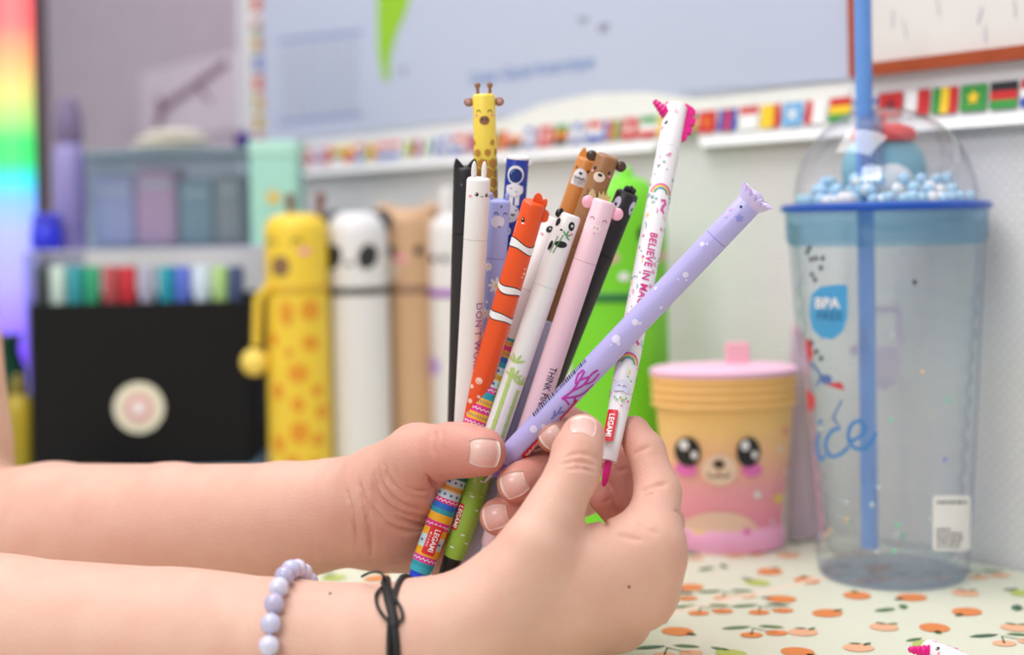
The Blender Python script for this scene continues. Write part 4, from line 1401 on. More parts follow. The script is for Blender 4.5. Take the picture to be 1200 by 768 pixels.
for pts, wd in (([(-88, 508), (-90, 525), (-86, 538), (-80, 534)], 4), ([(-62, 502), (-72, 506), (-79, 520), (-74, 534), (-62, 533), (-52, 524)], 4.5), ([(-52, 518), (-40, 513), (-33, 503), (-38, 494), (-48, 498), (-52, 512), (-46, 524), (-34, 526), (-24, 517), (-20, 508)], 4.5)):
    p.stroke([(a.x, a.y) for a in spline([(x, y, 0) for x, y in pts], 5)], wd)
p.ell(-86, 494, 3)
p.build('script_lettering', ice, tm, cup_map(.0005), 3)
p = Print(); p.ell(-100, 470, 8, 12); p.poly([(-104, 400), (-98, 396), (-94, 416), (-100, 426)]); p.poly([(-80, 450), (-60, 448), (-56, 458), (-70, 454)]); p.build('red_print', mat('print_scarlet', (206, 70, 80), .5), tm, cup_map(.0005), 3)
p = Print(); p.ell(-78, 445, 7, 6); p.stroke([(-96, 425), (-84, 440), (-90, 452)], 3); p.stroke([(-60, 470), (-70, 490), (-64, 498)], 2.5); p.build('blue_print', mat('print_denim', (88, 116, 176), .5), tm, cup_map(.0005), 3)
p = Print()
for x, y in ((-101, 296), (-96, 304), (-90, 303), (-98, 291), (-82, 303), (-84, 314), (-95, 322), (-91, 328), (-96, 402), (-90, 412), (-84, 420), (26, 331)): Print().ell(x, y, 2.6, 3.4, 10).build('fleck', mat('print_slate', (60, 70, 84), .5), tm, cup_map(.0005), 3)
def back_map(x, y):
    v = cup_map(-.0012)(x, y); v.y = -v.y * .92; v.x *= .92
    return v
p = Print(); p.rrect(-8, 422, 60, 436, 5); p.poly([(14, 436), (64, 436), (56, 470), (40, 482), (22, 470)]); p.stroke([(26, 420), (28, 376), (60, 374), (62, 420)], 8); p.build('faded_pink_print', mat('print_faded_pink', (214, 200, 220), .6), tm, back_map, 3)
gl = [mat('glitter_silver', (226, 240, 240), .15, metal=.5), mat('glitter_green', (120, 226, 170), .2), mat('glitter_violet', (126, 120, 226), .2), mat('glitter_peach', (250, 206, 160), .2)]
glm = MB()
for k in range(46):
    x, y = rt.uniform(-90, 96), rt.choice((rt.uniform(300, 660), rt.uniform(600, 668)))
    lim = 84 + 28 * (673 - y) / 428
    if abs(x) > lim * .92: continue
    glm.cur = rt.choice((0, 0, 0, 1, 2, 3))
    c_ = cup_map(-.0022)(x, y)
    if rt.random() < .4: c_.y = -c_.y
    glm.ball(c_, (.0011, .0004, .0011), 10, 6)
gob = glm.build('glitter', gl, tm); gob['kind'] = 'stuff'

# ------------------------------------------------------------------ pouch shaped like a bear-faced drink cup
BC = on_table(852, 641)
s2 = BC.y / F_PX
bo = thing('cup_pouch', 'orange-to-pink pouch shaped like a drink cup with a bear face and straw', 'pencil case', BC)
def grad_mat(name, stops, z0, z1, rough=.6):
    m = bpy.data.materials.new(name); m.use_nodes = True
    nt = m.node_tree; b = nt.nodes['Principled BSDF']; b.inputs['Roughness'].default_value = rough
    tc = nt.nodes.new('ShaderNodeTexCoord'); sp_ = nt.nodes.new('ShaderNodeSeparateXYZ'); mr = nt.nodes.new('ShaderNodeMapRange'); rp = nt.nodes.new('ShaderNodeValToRGB')
    nt.links.new(tc.outputs['Object'], sp_.inputs[0]); nt.links.new(sp_.outputs[2], mr.inputs[0])
    mr.inputs[1].default_value = z0; mr.inputs[2].default_value = z1
    nt.links.new(mr.outputs[0], rp.inputs[0])
    e = rp.color_ramp.elements
    e[0].position, e[0].color = stops[0][0], lin(stops[0][1]) + (1,)
    e[1].position, e[1].color = stops[-1][0], lin(stops[-1][1]) + (1,)
    for p_, c_ in stops[1:-1]:
        k = e.new(p_); k.color = lin(c_) + (1,)
    nt.links.new(rp.outputs[0], b.inputs['Base Color'])
    return m
rB, rT, hB = 66 * s2, 82 * s2, 212 * s2
FL = .72           # a soft pouch, flatter than round
def squash(mb): return mb.xf(Matrix.Diagonal((1, FL, 1, 1)))
body = MB()
pr_ = [(rB * .92, .0135)]
for i in range(13):
    t = i / 12
    pr_.append((rB * .97 + (rT * .97 - rB * .97) * t + .0008 * math.sin(t * 3.1), .014 + (hB * .78 - .014) * t))
squash(body.lathe(pr_, 48, False)).build('body', grad_mat('pouch_gradient', [(0, (248, 148, 176)), (.35, (250, 170, 178)), (.62, (252, 196, 150)), (.85, (252, 206, 130)), (1, (250, 200, 122))], .012, hB * .78), bo)
squash(MB().lathe([(rB * .88, 0), (rB * 1.0, .001), (rB * 1.03, .006), (rB * 1.01, .0125), (rB * .95, .014)], 48)).build('base', mat('pouch_pink', (250, 178, 216), .6), bo)
om = mat('pouch_orange', (248, 198, 122), .6)
for k in range(4):
    z = hB * (.78 + .045 * k)
    squash(MB().lathe([(rT * (.99 + .004 * k), z), (rT * (1.045 + .004 * k), z + hB * .022), (rT * (.99 + .004 * k), z + hB * .045)], 48, False)).build('zip_band', om, bo)
squash(MB().lathe([(rT * .98, hB * .955), (rT * 1.05, hB * .96), (rT * 1.06, hB * .985), (rT * 1.0, hB * 1.0), (rT * .5, hB * 1.012), (.0001, hB * 1.015)], 48, False)).build('lid', mat('pouch_lid_pink', (246, 196, 220), .6), bo)
st = MB(); st.box((.0015, -.002, hB * 1.0), (.0145, .003, hB * 1.13), .001); st.build('straw_tab', mat('straw_pink', (246, 184, 196), .6), bo, False)
def pouch_map(off=.0005):
    def f(x, y):
        z = (641 - y) * s2
        t = min(1, max(0, (z - .014) / (hB * .78 - .014)))
        r = rB * .97 + (rT * .97 - rB * .97) * t + .0008 * math.sin(t * 3.1) + off
        th = math.asin(max(-.985, min(.985, x * s2 / r)))
        return Vector((r * math.sin(th), -r * FL * math.cos(th) - off * .4, z))
    return f
p = Print(); p.ell(-14, 620, 46, 30, 30); p.build('belly_patch', mat('belly_cream', (246, 206, 184), .65), bo, pouch_map(), 3, 4)
p = Print(); p.ell(-14, 542, 20, 18, 26); p.build('muzzle', mat('muzzle_peach', (250, 218, 190), .65), bo, pouch_map(.0006), 3, 4)
for x in (-49, 19):
    p = Print(); p.ell(x, 522, 14, 17, 26); e = p.build('eye', INK, bo, pouch_map(.0010), 2, 4)
    p = Print(); p.ell(x - 4, 514, 5, 6); p.ell(x + 7, 525, 3.5, 4.5); p.build('eye_glints', WHT, e, pouch_map(.0014), 2, 4)
    p = Print(); p.ell(x + (-2 if x < 0 else 4), 543, 12, 8); p.build('cheek', mat('cheek_pink', (242, 120, 196), .6), bo, pouch_map(.0007), 2, 4)
p = Print(); p.ell(-15, 535, 6.5, 5); p.arc(-21, 545, 6, 5, 0, 180, 1.6); p.arc(-9, 545, 6, 5, 0, 180, 1.6); p.build('nose_and_mouth', mat('pouch_brown', (70, 40, 40), .5), bo, pouch_map(.0011), 2, 4)
for x, y, rr_, mm in ((29, 572, 7, WHT), (56, 580, 9, mat('star_yellow', (250, 226, 110), .6)), (-38, 618, 9, mat('star_yellow')), (17, 614, 7, mat('cheek_pink')), (66, 502, 6, mat('star_rose', (240, 150, 150), .6)), (58, 522, 4, WHT), (48, 606, 4, WHT), (66, 550, 4, WHT)):
    Print().star(x, y, rr_).build('star', mm, bo, pouch_map(.0009), 2, 4)

# grey-lilac folder with pink edge leaning behind
FP = P(938, 500, .845)
fo_ = thing('folded_pouch', 'grey lilac pouch with pink piping between the bear pouch and tumbler', 'pouch', Vector((FP.x, .845, 0)))
ot = [(-.0085, 0), (.0105, 0), (.0070, .055), (.0015, .115), (-.003, .120), (-.006, .09)]
fm = MB().prism(ot, -.004, .004); fm.build('cloth', mat('pouch_grey_lilac', (206, 190, 200), .7), fo_, False)
MB().tube([(.0105, -.0045, .001), (.0070, -.0045, .055), (.0015, -.0045, .115), (-.003, -.0045, .1195)], .0016, 10).build('piping', mat('piping_pink', (246, 176, 200), .6), fo_)

# ------------------------------------------------------------------ silicone pencil cases
def case(name, label, cx, by, ty, half, d, m, band_y=None, bandm=None, roundness=.45, grp='animal pencil cases'):
    """standing rounded case; cx centre column, by/ty rows of base and top, half: half width in pixels"""
    c = Vector((P(cx, by, d).x, d, 0))
    s = d / F_PX
    R, H = half * s, P(cx, ty, d).z
    o = thing(name, label, 'pencil case', c, grp)
    b = MB()
    pr = [(R * .9, 0), (R * .98, .002), (R, .006)]
    hb = H - R * roundness
    zs = (band_y and P(cx, band_y, d).z) or H * .7
    pr += [(R, zs - .0026), (R * .965, zs - .0022), (R * .965, zs + .0022), (R, zs + .0026)] if False else [(R, zs)]
    b.lathe(pr, 48).build('body', m, o)
    t = MB(); pt = [(R, zs), (R, hb)]
    for i in range(1, 9):
        a = math.pi / 2 * i / 8
        pt.append((max(.0001, R * math.cos(a) ** .55), hb + R * roundness * math.sin(a)))
    t.lathe(pt, 48).build('lid', m, o)
    if bandm:
        MB().lathe([(R * 1.002, zs - .0028), (R * 1.03, zs - .002), (R * 1.03, zs + .002), (R * 1.002, zs + .0028)], 48, False).build('zip', bandm, o)
    def mp(off=.0004):
        def f(x, y):
            z = P(cx, y, d).z
            r = R
            if z > hb:
                q = min(1, (z - hb) / (R * roundness)); r = R * max(.05, math.cos(math.asin(q))) ** .55
            th = math.asin(max(-.98, min(.98, x * s / r)))
            return Vector(((r + off) * math.sin(th), -(r + off) * math.cos(th), z))
        return f
    return o, R, H, s, mp
# green case
gm = mat('silicone_green', (120, 214, 40), .5, .02)
o, R, H, s, mp = case('green_pencil_case', 'bright green silicone pencil case behind the pens', 730, 622, 206, 58, .885, gm, 346, mat('silicone_green_dark', (40, 120, 58), .5), 1.25)
for x in (-15, 41): Print().ell(x, 300, 14, 8).build('cheek', mat('cheek_dusty', (214, 180, 150), .5), o, mp(), 3, 4)
for x in (3,): Print().ell(x, 322, 6, 5).build('tooth', WHT, o, mp(.0005), 3, 4)
for x in (-30, 26): Print().ell(x, 275, 7, 9).build('eye', INK, o, mp(.0005), 3, 4)
MB().ball((.006, 0, H - .002), (.005, .005, .008), 16, 10).build('crest', gm, o)
# giraffe case
ym = mat('silicone_yellow', (240, 204, 62), .5, .02)
om2 = mat('silicone_orange', (226, 150, 36), .5)
o, R, H, s, mp = case('giraffe_pencil_case', 'yellow giraffe pencil case with orange spots and hanging ball charm', 353, 558, 250, 37, 1.08, ym, 338, mat('silicone_amber', (214, 168, 40), .5), .55)
for x in (-6, 27):
    h = MB().tube([(x * s, 0, H - .004), (x * s * 1.1, 0, H + .009)], .0028, 12).build('horn', mat('case_brown', (120, 70, 50), .5), o)
    MB().ball((x * s * 1.1, 0, H + .011), .0038, 14, 10).build('horn_knob', mat('case_brown'), h)
p = Print(); p.ell(-14, 311, 11, 12, 22); p.build('muzzle', mat('case_taupe', (134, 100, 70), .5), o, mp(), 3, 4)
p = Print(); p.arc(-24, 285, 5, 5, 180, 360, 2); p.arc(6, 285, 5, 5, 180, 360, 2); p.build('eyes', INK, o, mp(), 3, 4)
p = Print(); p.ell(14, 294, 7, 4); p.build('cheek', BLUSH, o, mp(), 3, 4)
for x, y, rx, ry in ((-8, 365, 8, 14), (18, 362, 10, 12), (-24, 395, 5, 8), (18, 400, 9, 9), (-6, 410, 5, 5), (4, 434, 12, 11), (-20, 455, 7, 10), (24, 455, 6, 7), (3, 470, 8, 9), (28, 480, 6, 8), (4, 502, 11, 13), (-20, 515, 7, 10), (24, 512, 7, 7), (-4, 535, 8, 7), (20, 540, 7, 7)):
    Print().ell(x, y, rx, ry, 14).build('spot', om2, o, mp(.0005), 3, 4)
cp = Vector((-.030, -.012, P(308, 424, 1.07).z))
ch = MB().tube([(-.018, -.016, P(308, 335, 1.07).z), (-.026, -.016, P(308, 350, 1.07).z), (-.028, -.014, P(308, 405, 1.07).z)], .0032, 12).build('charm_cord', ym, o)
MB().ball(cp, .0098, 20, 14).build('charm_ball', mat('silicone_yellow_pale', (246, 214, 100), .5), ch)
# panda case
o, R, H, s, mp = case('panda_pencil_case', 'white panda pencil case with black zip beside the giraffe case', 424, 556, 248, 36, 1.10, mat('silicone_white', (226, 224, 228), .5, .01), 340, mat('silicone_black', (44, 42, 46), .5), .8)
for x in (-26, 27): MB().ball((x * s, 0, H - .008), (.0095, .006, .0095), 18, 12).build('ear', mat('silicone_black'), o)
for x in (-26, 15): Print().ell(x, 300, 11, 15, 18, .3).build('eye_patch', mat('silicone_black'), o, mp(), 3, 4)
p = Print(); p.ell(-6, 308, 4, 3); p.build('nose', INK, o, mp(), 3, 4)
ch = MB().tube([(-.024, -.016, P(380, 345, 1.08).z), (-.0265, -.018, P(380, 405, 1.08).z)], .0016, 10).build('charm_cord', mat('silicone_black'), o)
MB().ball((-.0265, -.019, P(380, 419, 1.08).z), .0068, 16, 12).build('charm_ball', mat('silicone_black'), ch)
# bear case
o, R, H, s, mp = case('bear_pencil_case', 'plain tan bear pencil case with zip of the same brown', 484, 552, 243, 34, 1.13, mat('silicone_tan', (206, 166, 130), .5, .02), 338, mat('silicone_brown', (140, 106, 86), .5), .6)
for x in (-26, 27):
    e = MB().ball((x * s, 0, H - .006), (.0095, .006, .0095), 18, 12).build('ear', mat('silicone_tan'), o)
    MB().ball((x * s, -.004, H - .006), (.0055, .003, .0055), 14, 10).build('inner_ear', mat('silicone_brown'), e)
for x in (-17, 14): Print().ell(x, 293, 5, 6).build('eye', INK, o, mp(), 3, 4)
Print().ell(-24, 316, 14, 15).build('muzzle', mat('case_cream', (232, 216, 196), .5), o, mp(.0003), 3, 4)
Print().ell(-6, 302, 7, 5).build('cheek', BLUSH, o, mp(.0005), 3, 4)
# white case with purple zip
o, R, H, s, mp = case('rabbit_pencil_case', 'white pencil case with purple zip next to the tan bear case', 544, 551, 250, 36, 1.12, mat('silicone_offwhite', (228, 224, 224), .5, .01), 342, mat('silicone_purple', (150, 70, 180), .5), .6)
for x in (-14, 12): MB().ball((x * s, 0, H + .006), (.006, .005, .015), 16, 12).build('ear', mat('silicone_offwhite'), o)
for x in (-30, -16, 16): Print().ell(x, 302, 4, 5).build('eye', INK, o, mp(), 3, 4)
Print().ell(-32, 427, 8, 10).build('tag', mat('tag_lilac', (180, 150, 220), .5), o, mp(.0006), 3, 4)
# ------------------------------------------------------------------ wall map, its flags and frame
ZF0, ZF1 = EYE + .0505, EYE + .0643            # flag row
uL, uR = wall_uv(on_wall(298, 100))[0], -.10
mp_ = thing('wall_map', 'large pale blue wall map with a border of flags and a curling lower edge', 'map', wall_pt(uL, ZF0, .001))
mo = mp_.location.copy()
def notch(u):
    a, b = wall_uv(on_wall(829, 170))[0], wall_uv(on_wall(782, 170))[0]
    return a < u < b
cols, rows = 150, 26
vs, fs = [], []
for i in range(cols + 1):
    u = uR + (uL - uR) * i / cols
    zb = ZF0 - (.0006 if notch(u) else .0085)
    for j in range(rows + 1):
        t = (j / rows) ** 2.2
        z = zb + (.62 - zb) * t
        off = .0012 + .0075 * math.exp(-((z - ZF0 + .0085) / .011)) + .0006 * math.sin(u * 23)
        vs.append(wall_pt(u, z, off) - mo)
for i in range(cols):
    for j in range(rows):
        a = i * (rows + 1) + j
        fs.append((a, a + 1, a + rows + 2, a + rows + 1))
paper = make('paper', vs, fs, mat('map_paper', (238, 238, 240), .6, .01), mp_)
md = paper.modifiers.new('thickness', 'SOLIDIFY'); md.thickness = .0006; md.offset = -1
def moff(z): return .0012 + .0075 * math.exp(-((z - ZF0 + .0085) / .011)) + .0010
def wmap(extra=0.0):
    def f(x, y):
        p = on_wall(x, y)
        u, z = wall_uv(p)
        return wall_pt(u, z, moff(z) + extra + .0006 * math.sin(u * 23)) - mo
    return f
def umap(u0, z0, extra=0.0):
    def f(a, b):
        u, z = u0 - a, z0 - b
        return wall_pt(u, z, moff(z) + extra + .0006 * math.sin(u * 23)) - mo
    return f
# printed sea
zs0 = ZF1 + .010
p = Print(); p.rect(0, -.62 + zs0 + .012, uL - uR - .03, 0)
p.build('printed_sea', mat('map_sea', (190, 197, 219), .6, .02, 8), mp_, umap(uL - .015, zs0, .0002), .012, .008)
p = Print(); p.poly([(540, 172), (580, 146), (640, 122), (700, 110), (760, 108), (820, 116), (880, 112), (960, 104), (1000, 100), (1000, 124), (900, 136), (800, 150), (700, 163), (600, 172)])
p.build('printed_ice_coast', mat('map_ice', (236, 236, 232), .6), mp_, wmap(.0004), 12, 8)
p = Print(); p.poly([(446, -14), (436, -120), (440, -230), (520, -230), (530, -120), (486, -14), (480, 12), (468, 40), (461, 66), (460, 96), (453, 94), (447, 64), (446, 30)])
p.build('printed_land', mat('map_green', (150, 200, 40), .6), mp_, wmap(.0006), 8, 8)
for q in ([(678, 22), (694, 20), (690, 28)], [(704, 30), (718, 26), (716, 36), (706, 38)], [(470, 82), (480, 78), (478, 88)]):
    Print().poly(q).build('printed_island', mat('map_grey', (150, 152, 168), .6), mp_, wmap(.0006), 8, 8)
ua, ub = wall_uv(on_wall(550, 93)), wall_uv(on_wall(705, 72))
p = Print(); p.text('Oc\u00e9an Glacial Antarctique', 0, 0, (ua[0] - ub[0]) / 11.2, False, .004)
p.build('printed_lettering', mat('map_ink_blue', (112, 146, 206), .6), mp_, umap((ua[0] + ub[0]) / 2, (ua[1] + ub[1]) / 2, .0006), .01, .01)
for k in range(7):
    x0 = 332 + k * 13.4
    Print().rect(x0, 56 - (x0 - 332) * .12, x0 + 9.5, 138 - (x0 - 332) * .10).build('printed_column', mat('map_column', (180, 186, 206), .6), mp_, wmap(.0005), 8, 10)
for yy in (46, 142):
    Print().poly([(328, yy), (428, yy - 11), (428, yy - 6), (328, yy + 5)]).build('printed_heading', mat('map_heading', (140, 156, 196), .6), mp_, wmap(.0005), 8, 10)
p = Print(); p.stroke([(800, 107), (900, 100), (1005, 92)], 2); p.build('printed_border', mat('map_column'), mp_, wmap(.0007), 8, 10)
# flags
FC = {'r': (206, 44, 44), 'w': (240, 240, 240), 'g': (56, 150, 66), 'b': (48, 84, 178), 'y': (244, 204, 44), 'k': (40, 40, 44), 'o': (232, 132, 44), 'c': (120, 178, 226), 'd': (120, 30, 50)}
def fm_(c): return mat('flag_' + c, FC[c], .6)
known = ['h:krg', 's:g:y', 'v:gyr', 'v:wr', 's:r:d', 'u:b:w', 'h:ryg', 'v:rww', 's:c:w', 'v:yyr', 'h:rww', 'v:brb', 's:r:o', 'h:kyg', 's:y:r', 'h:gwr']
rf = random.Random(21)
pitch = .01765
fw = .0158
u0 = wall_uv(on_wall(1199, 110))[0]
k = -7
def flag(u, z, spec, wid, hgt):
    """u: edge towards the tumbler, flag extends left along the wall"""
    kind, _, rest = spec.partition(':')
    pr = Print(); ms = []
    def add(c, *r):
        if fm_(c) not in ms: ms.append(fm_(c))
        pr.cur = ms.index(fm_(c)); pr.rect(*r)
    cs = rest.split(':')
    if kind == 'h':
        for i, c in enumerate(cs[0]): add(c, -wid, hgt * i / len(cs[0]), 0, hgt * (i + 1) / len(cs[0]))
    elif kind == 'v':
        n = len(cs[0])
        for i, c in enumerate(cs[0]): add(c, -wid + wid * i / n, 0, -wid + wid * (i + 1) / n, hgt)
    else:
        add(cs[0], -wid, 0, 0, hgt)
    o = pr.build('flag', ms, mp_, umap(u, z + hgt, .0009), .006, .004)
    if kind in ('s', 'u'):
        q = Print()
        if kind == 's': q.star(-wid / 2, hgt / 2, hgt * .32)
        else: q.stroke([(-wid, 0), (0, hgt)], hgt * .16); q.stroke([(-wid, hgt), (0, 0)], hgt * .16); q.rect(-wid, hgt * .42, 0, hgt * .58)
        q.build('emblem', fm_(cs[1]), o, umap(u, z + hgt, .0013), .004, .004)
while True:
    u = u0 + k * pitch
    if u > uL - .03: break
    spec = known[k] if 0 <= k < len(known) else rf.choice(['h:' + ''.join(rf.sample('rwgbyko', 3)), 'v:' + ''.join(rf.sample('rwgbyo', 3)), 's:' + rf.choice('rbg') + ':' + rf.choice('yw'), 's:r:w', 'h:rwb', 'u:b:w'])
    flag(u, ZF0, spec, fw, ZF1 - ZF0)
    k += 1
for j in range(16):
    z = ZF1 + .004 + j * .0185
    flag(uL - .005 - fw, z, rf.choice(['h:' + ''.join(rf.sample('rwgbyko', 3)), 'v:' + ''.join(rf.sample('rwgbyo', 3)), 's:b:w', 's:r:y']), fw, ZF1 - ZF0)

# brown framed drawing hung over the map
u1, z1 = wall_uv(on_wall(1009, 92))
f1 = thing('picture_frame', 'thin red-brown frame around a pale pencil drawing, hung over the map', 'picture', wall_pt(u1, z1, .004))
fo1 = f1.location.copy()
wood = mat('frame_brown', (168, 74, 36), .45, .12, 90)
def wbox(name, ua_, ub_, za, zb, o0_, o1_, m, parent, org):
    q = [wall_pt(u, z, o) - org for o in (o0_, o1_) for u, z in ((ua_, za), (ub_, za), (ub_, zb), (ua_, zb))]
    return make(name, q, [(0, 1, 2, 3), (7, 6, 5, 4), (0, 4, 5, 1), (1, 5, 6, 2), (2, 6, 7, 3), (3, 7, 4, 0)], m, parent, False)
UE = u1 - .34
wbox('rail', u1, UE, z1, z1 + .0068, .0035, .0105, wood, f1, fo1)
wbox('rail', u1, UE, .60, .6068, .0035, .0105, wood, f1, fo1)
wbox('stile', u1, u1 - .0068, z1 + .0068, .60, .0035, .0105, wood, f1, fo1)
wbox('stile', UE, UE + .0068, z1 + .0068, .60, .0035, .0105, wood, f1, fo1)
wbox('drawing_paper', u1 - .0068, UE + .0068, z1 + .0068, .60, .004, .006, mat('drawing_paper', (226, 222, 218), .6, .04, 14), f1, fo1)
p = Print()
rd_ = random.Random(9)
for (x, y) in ((1046, 22), (1060, 34), (1100, 8), (1148, 18), (1154, 40), (1190, 10)):
    p = Print(); p.stroke([(x + rd_.uniform(-3, 3), y - 10), (x, y), (x + rd_.uniform(-3, 3), y + 9)], 2.2)
    p.build('pencil_mark', mat('pencil_grey', (196, 198, 206), .6), f1, lambda x, y: on_wall(x, y, .0064) - fo1, 8, 8)

# lilac grey board added over the wall, darkening it left of the map
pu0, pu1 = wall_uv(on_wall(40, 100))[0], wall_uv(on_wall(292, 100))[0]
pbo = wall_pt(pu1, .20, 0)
pbd = thing('darkening_board', 'lilac grey board with a pale frame, added to darken the wall beside the flag-bordered map', 'darkening_board', pbo)
wbox('mauve_panel', pu0, pu1 + .010, .20, .62, .0002, .004, mat('panel_lilac', (172, 160, 174), .9, .06, 40), pbd, pbo)
wbox('frame_edge', pu1 + .010, pu1, .19, .63, .0002, .006, mat('board_edge', (214, 212, 220), .6), pbd, pbo)
wbox('frame_edge', pu0, pu1 + .010, .19, .20, .0002, .006, mat('board_edge'), pbd, pbo)
# mauve paper with darker diagonal strokes, left of the map
pq = on_wall(178, 150)
b1 = thing('mauve_sheet', 'mauve sheet with darker diagonal strokes on the lilac grey board', 'poster', pq)
ua_, za_ = wall_uv(on_wall(172, 166)); ub_, zb_ = wall_uv(on_wall(284, 60))
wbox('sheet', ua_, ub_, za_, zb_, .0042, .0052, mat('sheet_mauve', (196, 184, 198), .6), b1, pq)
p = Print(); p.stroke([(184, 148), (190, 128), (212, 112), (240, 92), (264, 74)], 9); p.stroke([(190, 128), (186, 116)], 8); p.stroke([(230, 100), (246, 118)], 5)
p.build('diagonal_strokes', mat('stroke_mauve', (134, 100, 124), .6), b1, lambda x, y: on_wall(x, y, .0060) - pq, 10, 10)

# ------------------------------------------------------------------ storage at the far end of the table
def rng(x0, y0, x1, y1, d):
    a, b = P(x0, y1, d), P(x1, y0, d)
    return a.x, b.x, a.z, b.z
XB0, XB1, zb0, zb1 = rng(38, 352, 289, 557, 1.09)
zb0 = .0075
nbk = thing('notebook', 'pale blue notebook lying under the black storage box', 'notebook', ((XB0 + XB1) / 2, 1.15, 0))
m = MB(); m.box((-.075, -.075, 0), (.085, .10, .0012)); m.build('cover', mat('notebook_blue', (150, 186, 220), .5), nbk, False)
m = MB(); m.box((-.073, -.073, .0012), (.083, .098, .0062)); m.build('pages', mat('notebook_pages', (226, 228, 230), .7), nbk, False)
m = MB(); m.box((-.075, -.075, .0062), (.085, .10, .0074)); m.build('cover', mat('notebook_blue'), nbk, False)
bx = thing('storage_box', 'black open-topped storage box with a round cream and pink emblem', 'box', ((XB0 + XB1) / 2, 1.09, zb0))
hw, dp_ , hh_ = (XB1 - XB0) / 2, .15, zb1 - zb0
bk = mat('box_black', (11, 10, 13), .55, .1, spec=.25)
for nm, lo, hi in (('front_panel', (-hw, 0, 0), (hw, .003, hh_)), ('back_panel', (-hw, dp_ - .003, 0), (hw, dp_, hh_)), ('side_panel', (-hw, .003, 0), (-hw + .003, dp_ - .003, hh_)), ('side_panel', (hw - .003, .003, 0), (hw, dp_ - .003, hh_)), ('bottom_panel', (-hw + .003, .003, 0), (hw - .003, dp_ - .003, .003))):
    m = MB(); m.box(lo, hi, .0006); m.build(nm, bk, bx, False)
ec = P(163, 478, 1.09)
for nm, r_0, c_, o_ in (('emblem', .0185, (232, 226, 206), .0010), ('emblem_ring', .0110, (226, 176, 176), .0016), ('emblem_centre', .0050, (244, 236, 238), .0022)):
    m = MB().lathe([(r_0, 0), (r_0, o_)], 36).xf(Matrix.Rotation(math.pi / 2, 4, 'X')).xf(Matrix.Translation((ec.x - bx.location.x, 0, ec.z - bx.location.z)))
    m.build(nm, mat(nm, c_, .55), bx)
mk = [(50, (50, 56, 60), 'dark grey'), (68, (196, 214, 204), 'pale grey-green'), (88, (44, 150, 160), 'teal'), (108, (40, 158, 112), 'green'), (130, (176, 72, 76), 'dull red'), (150, (196, 30, 44), 'bright red'), (172, (168, 168, 190), 'grey lilac'), (195, (20, 150, 168), 'turquoise'), (214, (86, 110, 206), 'violet blue'), (236, (206, 222, 238), 'ice blue'), (258, (170, 208, 130), 'light green'), (276, (60, 76, 120), 'navy')]
for x, c_, nm in mk:
    q = P(x, 312, 1.115)
    t = thing('marker', 'marker pen with a %s cap standing in the black storage box' % nm, 'marker', (q.x, 1.115, zb0 + .0031), 'markers in the storage box')
    H_ = q.z - zb0 - .0031
    cm = mat('marker_' + nm.replace(' ', '_').replace('-', '_'), c_, .4)
    MB().lathe([(.0050, 0), (.0056, .002), (.0056, H_ - .045)], 20).build('barrel', mat('marker_body', (214, 214, 218), .4), t)
    MB().lathe([(.0059, H_ - .045), (.0061, H_ - .043), (.0061, H_ - .0015), (.0052, H_)], 20).build('cap', cm, t)
# clear shelf stand
XS0, XS1, zs_, zs1 = rng(28, 288, 346, 297, 1.13)
sh_ = thing('shelf_stand', 'clear acrylic shelf standing over the black storage box', 'shelf', ((XS0 + XS1) / 2, 1.13, 0))
ac = clear_mat('acrylic', (236, 238, 246), .30, (206, 204, 226), .05, 1.3)
w2 = (XS1 - XS0) / 2
m = MB(); m.box((-w2, 0, zs_), (w2, .15, zs1), .0008); m.build('shelf_board', mat('shelf_board', (206, 200, 220), .25, alpha=.85), sh_, False)
for sx in (-1, 1):
    m = MB(); m.box((sx * w2 - .002 * (1 + sx), 0, 0), (sx * w2 + .002 * (1 - sx), .15, zs_)); m.build('side_panel', ac, sh_, False)
# teal bin with things in it
XT0, XT1, zt0, zt1 = rng(102, 180, 291, 288, 1.14)
zt0 = zs1
bn = thing('storage_bin', 'see-through grey teal lidded bin on the clear shelf', 'bin', ((XT0 + XT1) / 2, 1.14, zt0))
w3, h3 = (XT1 - XT0) / 2, zt1 - zt0
tealm = clear_mat('bin_teal', (244, 250, 252), .14, (190, 208, 220), .12, 1.15)
for nm, lo, hi in (('front_panel', (-w3, 0, .0), (w3, .002, h3)), ('back_panel', (-w3, .108, 0), (w3, .11, h3)), ('side_panel', (-w3, .002, 0), (-w3 + .002, .108, h3)), ('side_panel', (w3 - .002, .002, 0), (w3, .108, h3)), ('bottom_panel', (-w3 + .002, .002, 0), (w3 - .002, .108, .002))):
    m = MB(); m.box(lo, hi); m.build(nm, tealm, bn, False)
m = MB(); m.box((-w3 - .001, -.001, h3), (w3 + .001, .111, h3 + .0045), .001); m.build('lid', mat('bin_lid', (120, 142, 156), .4), bn, False)
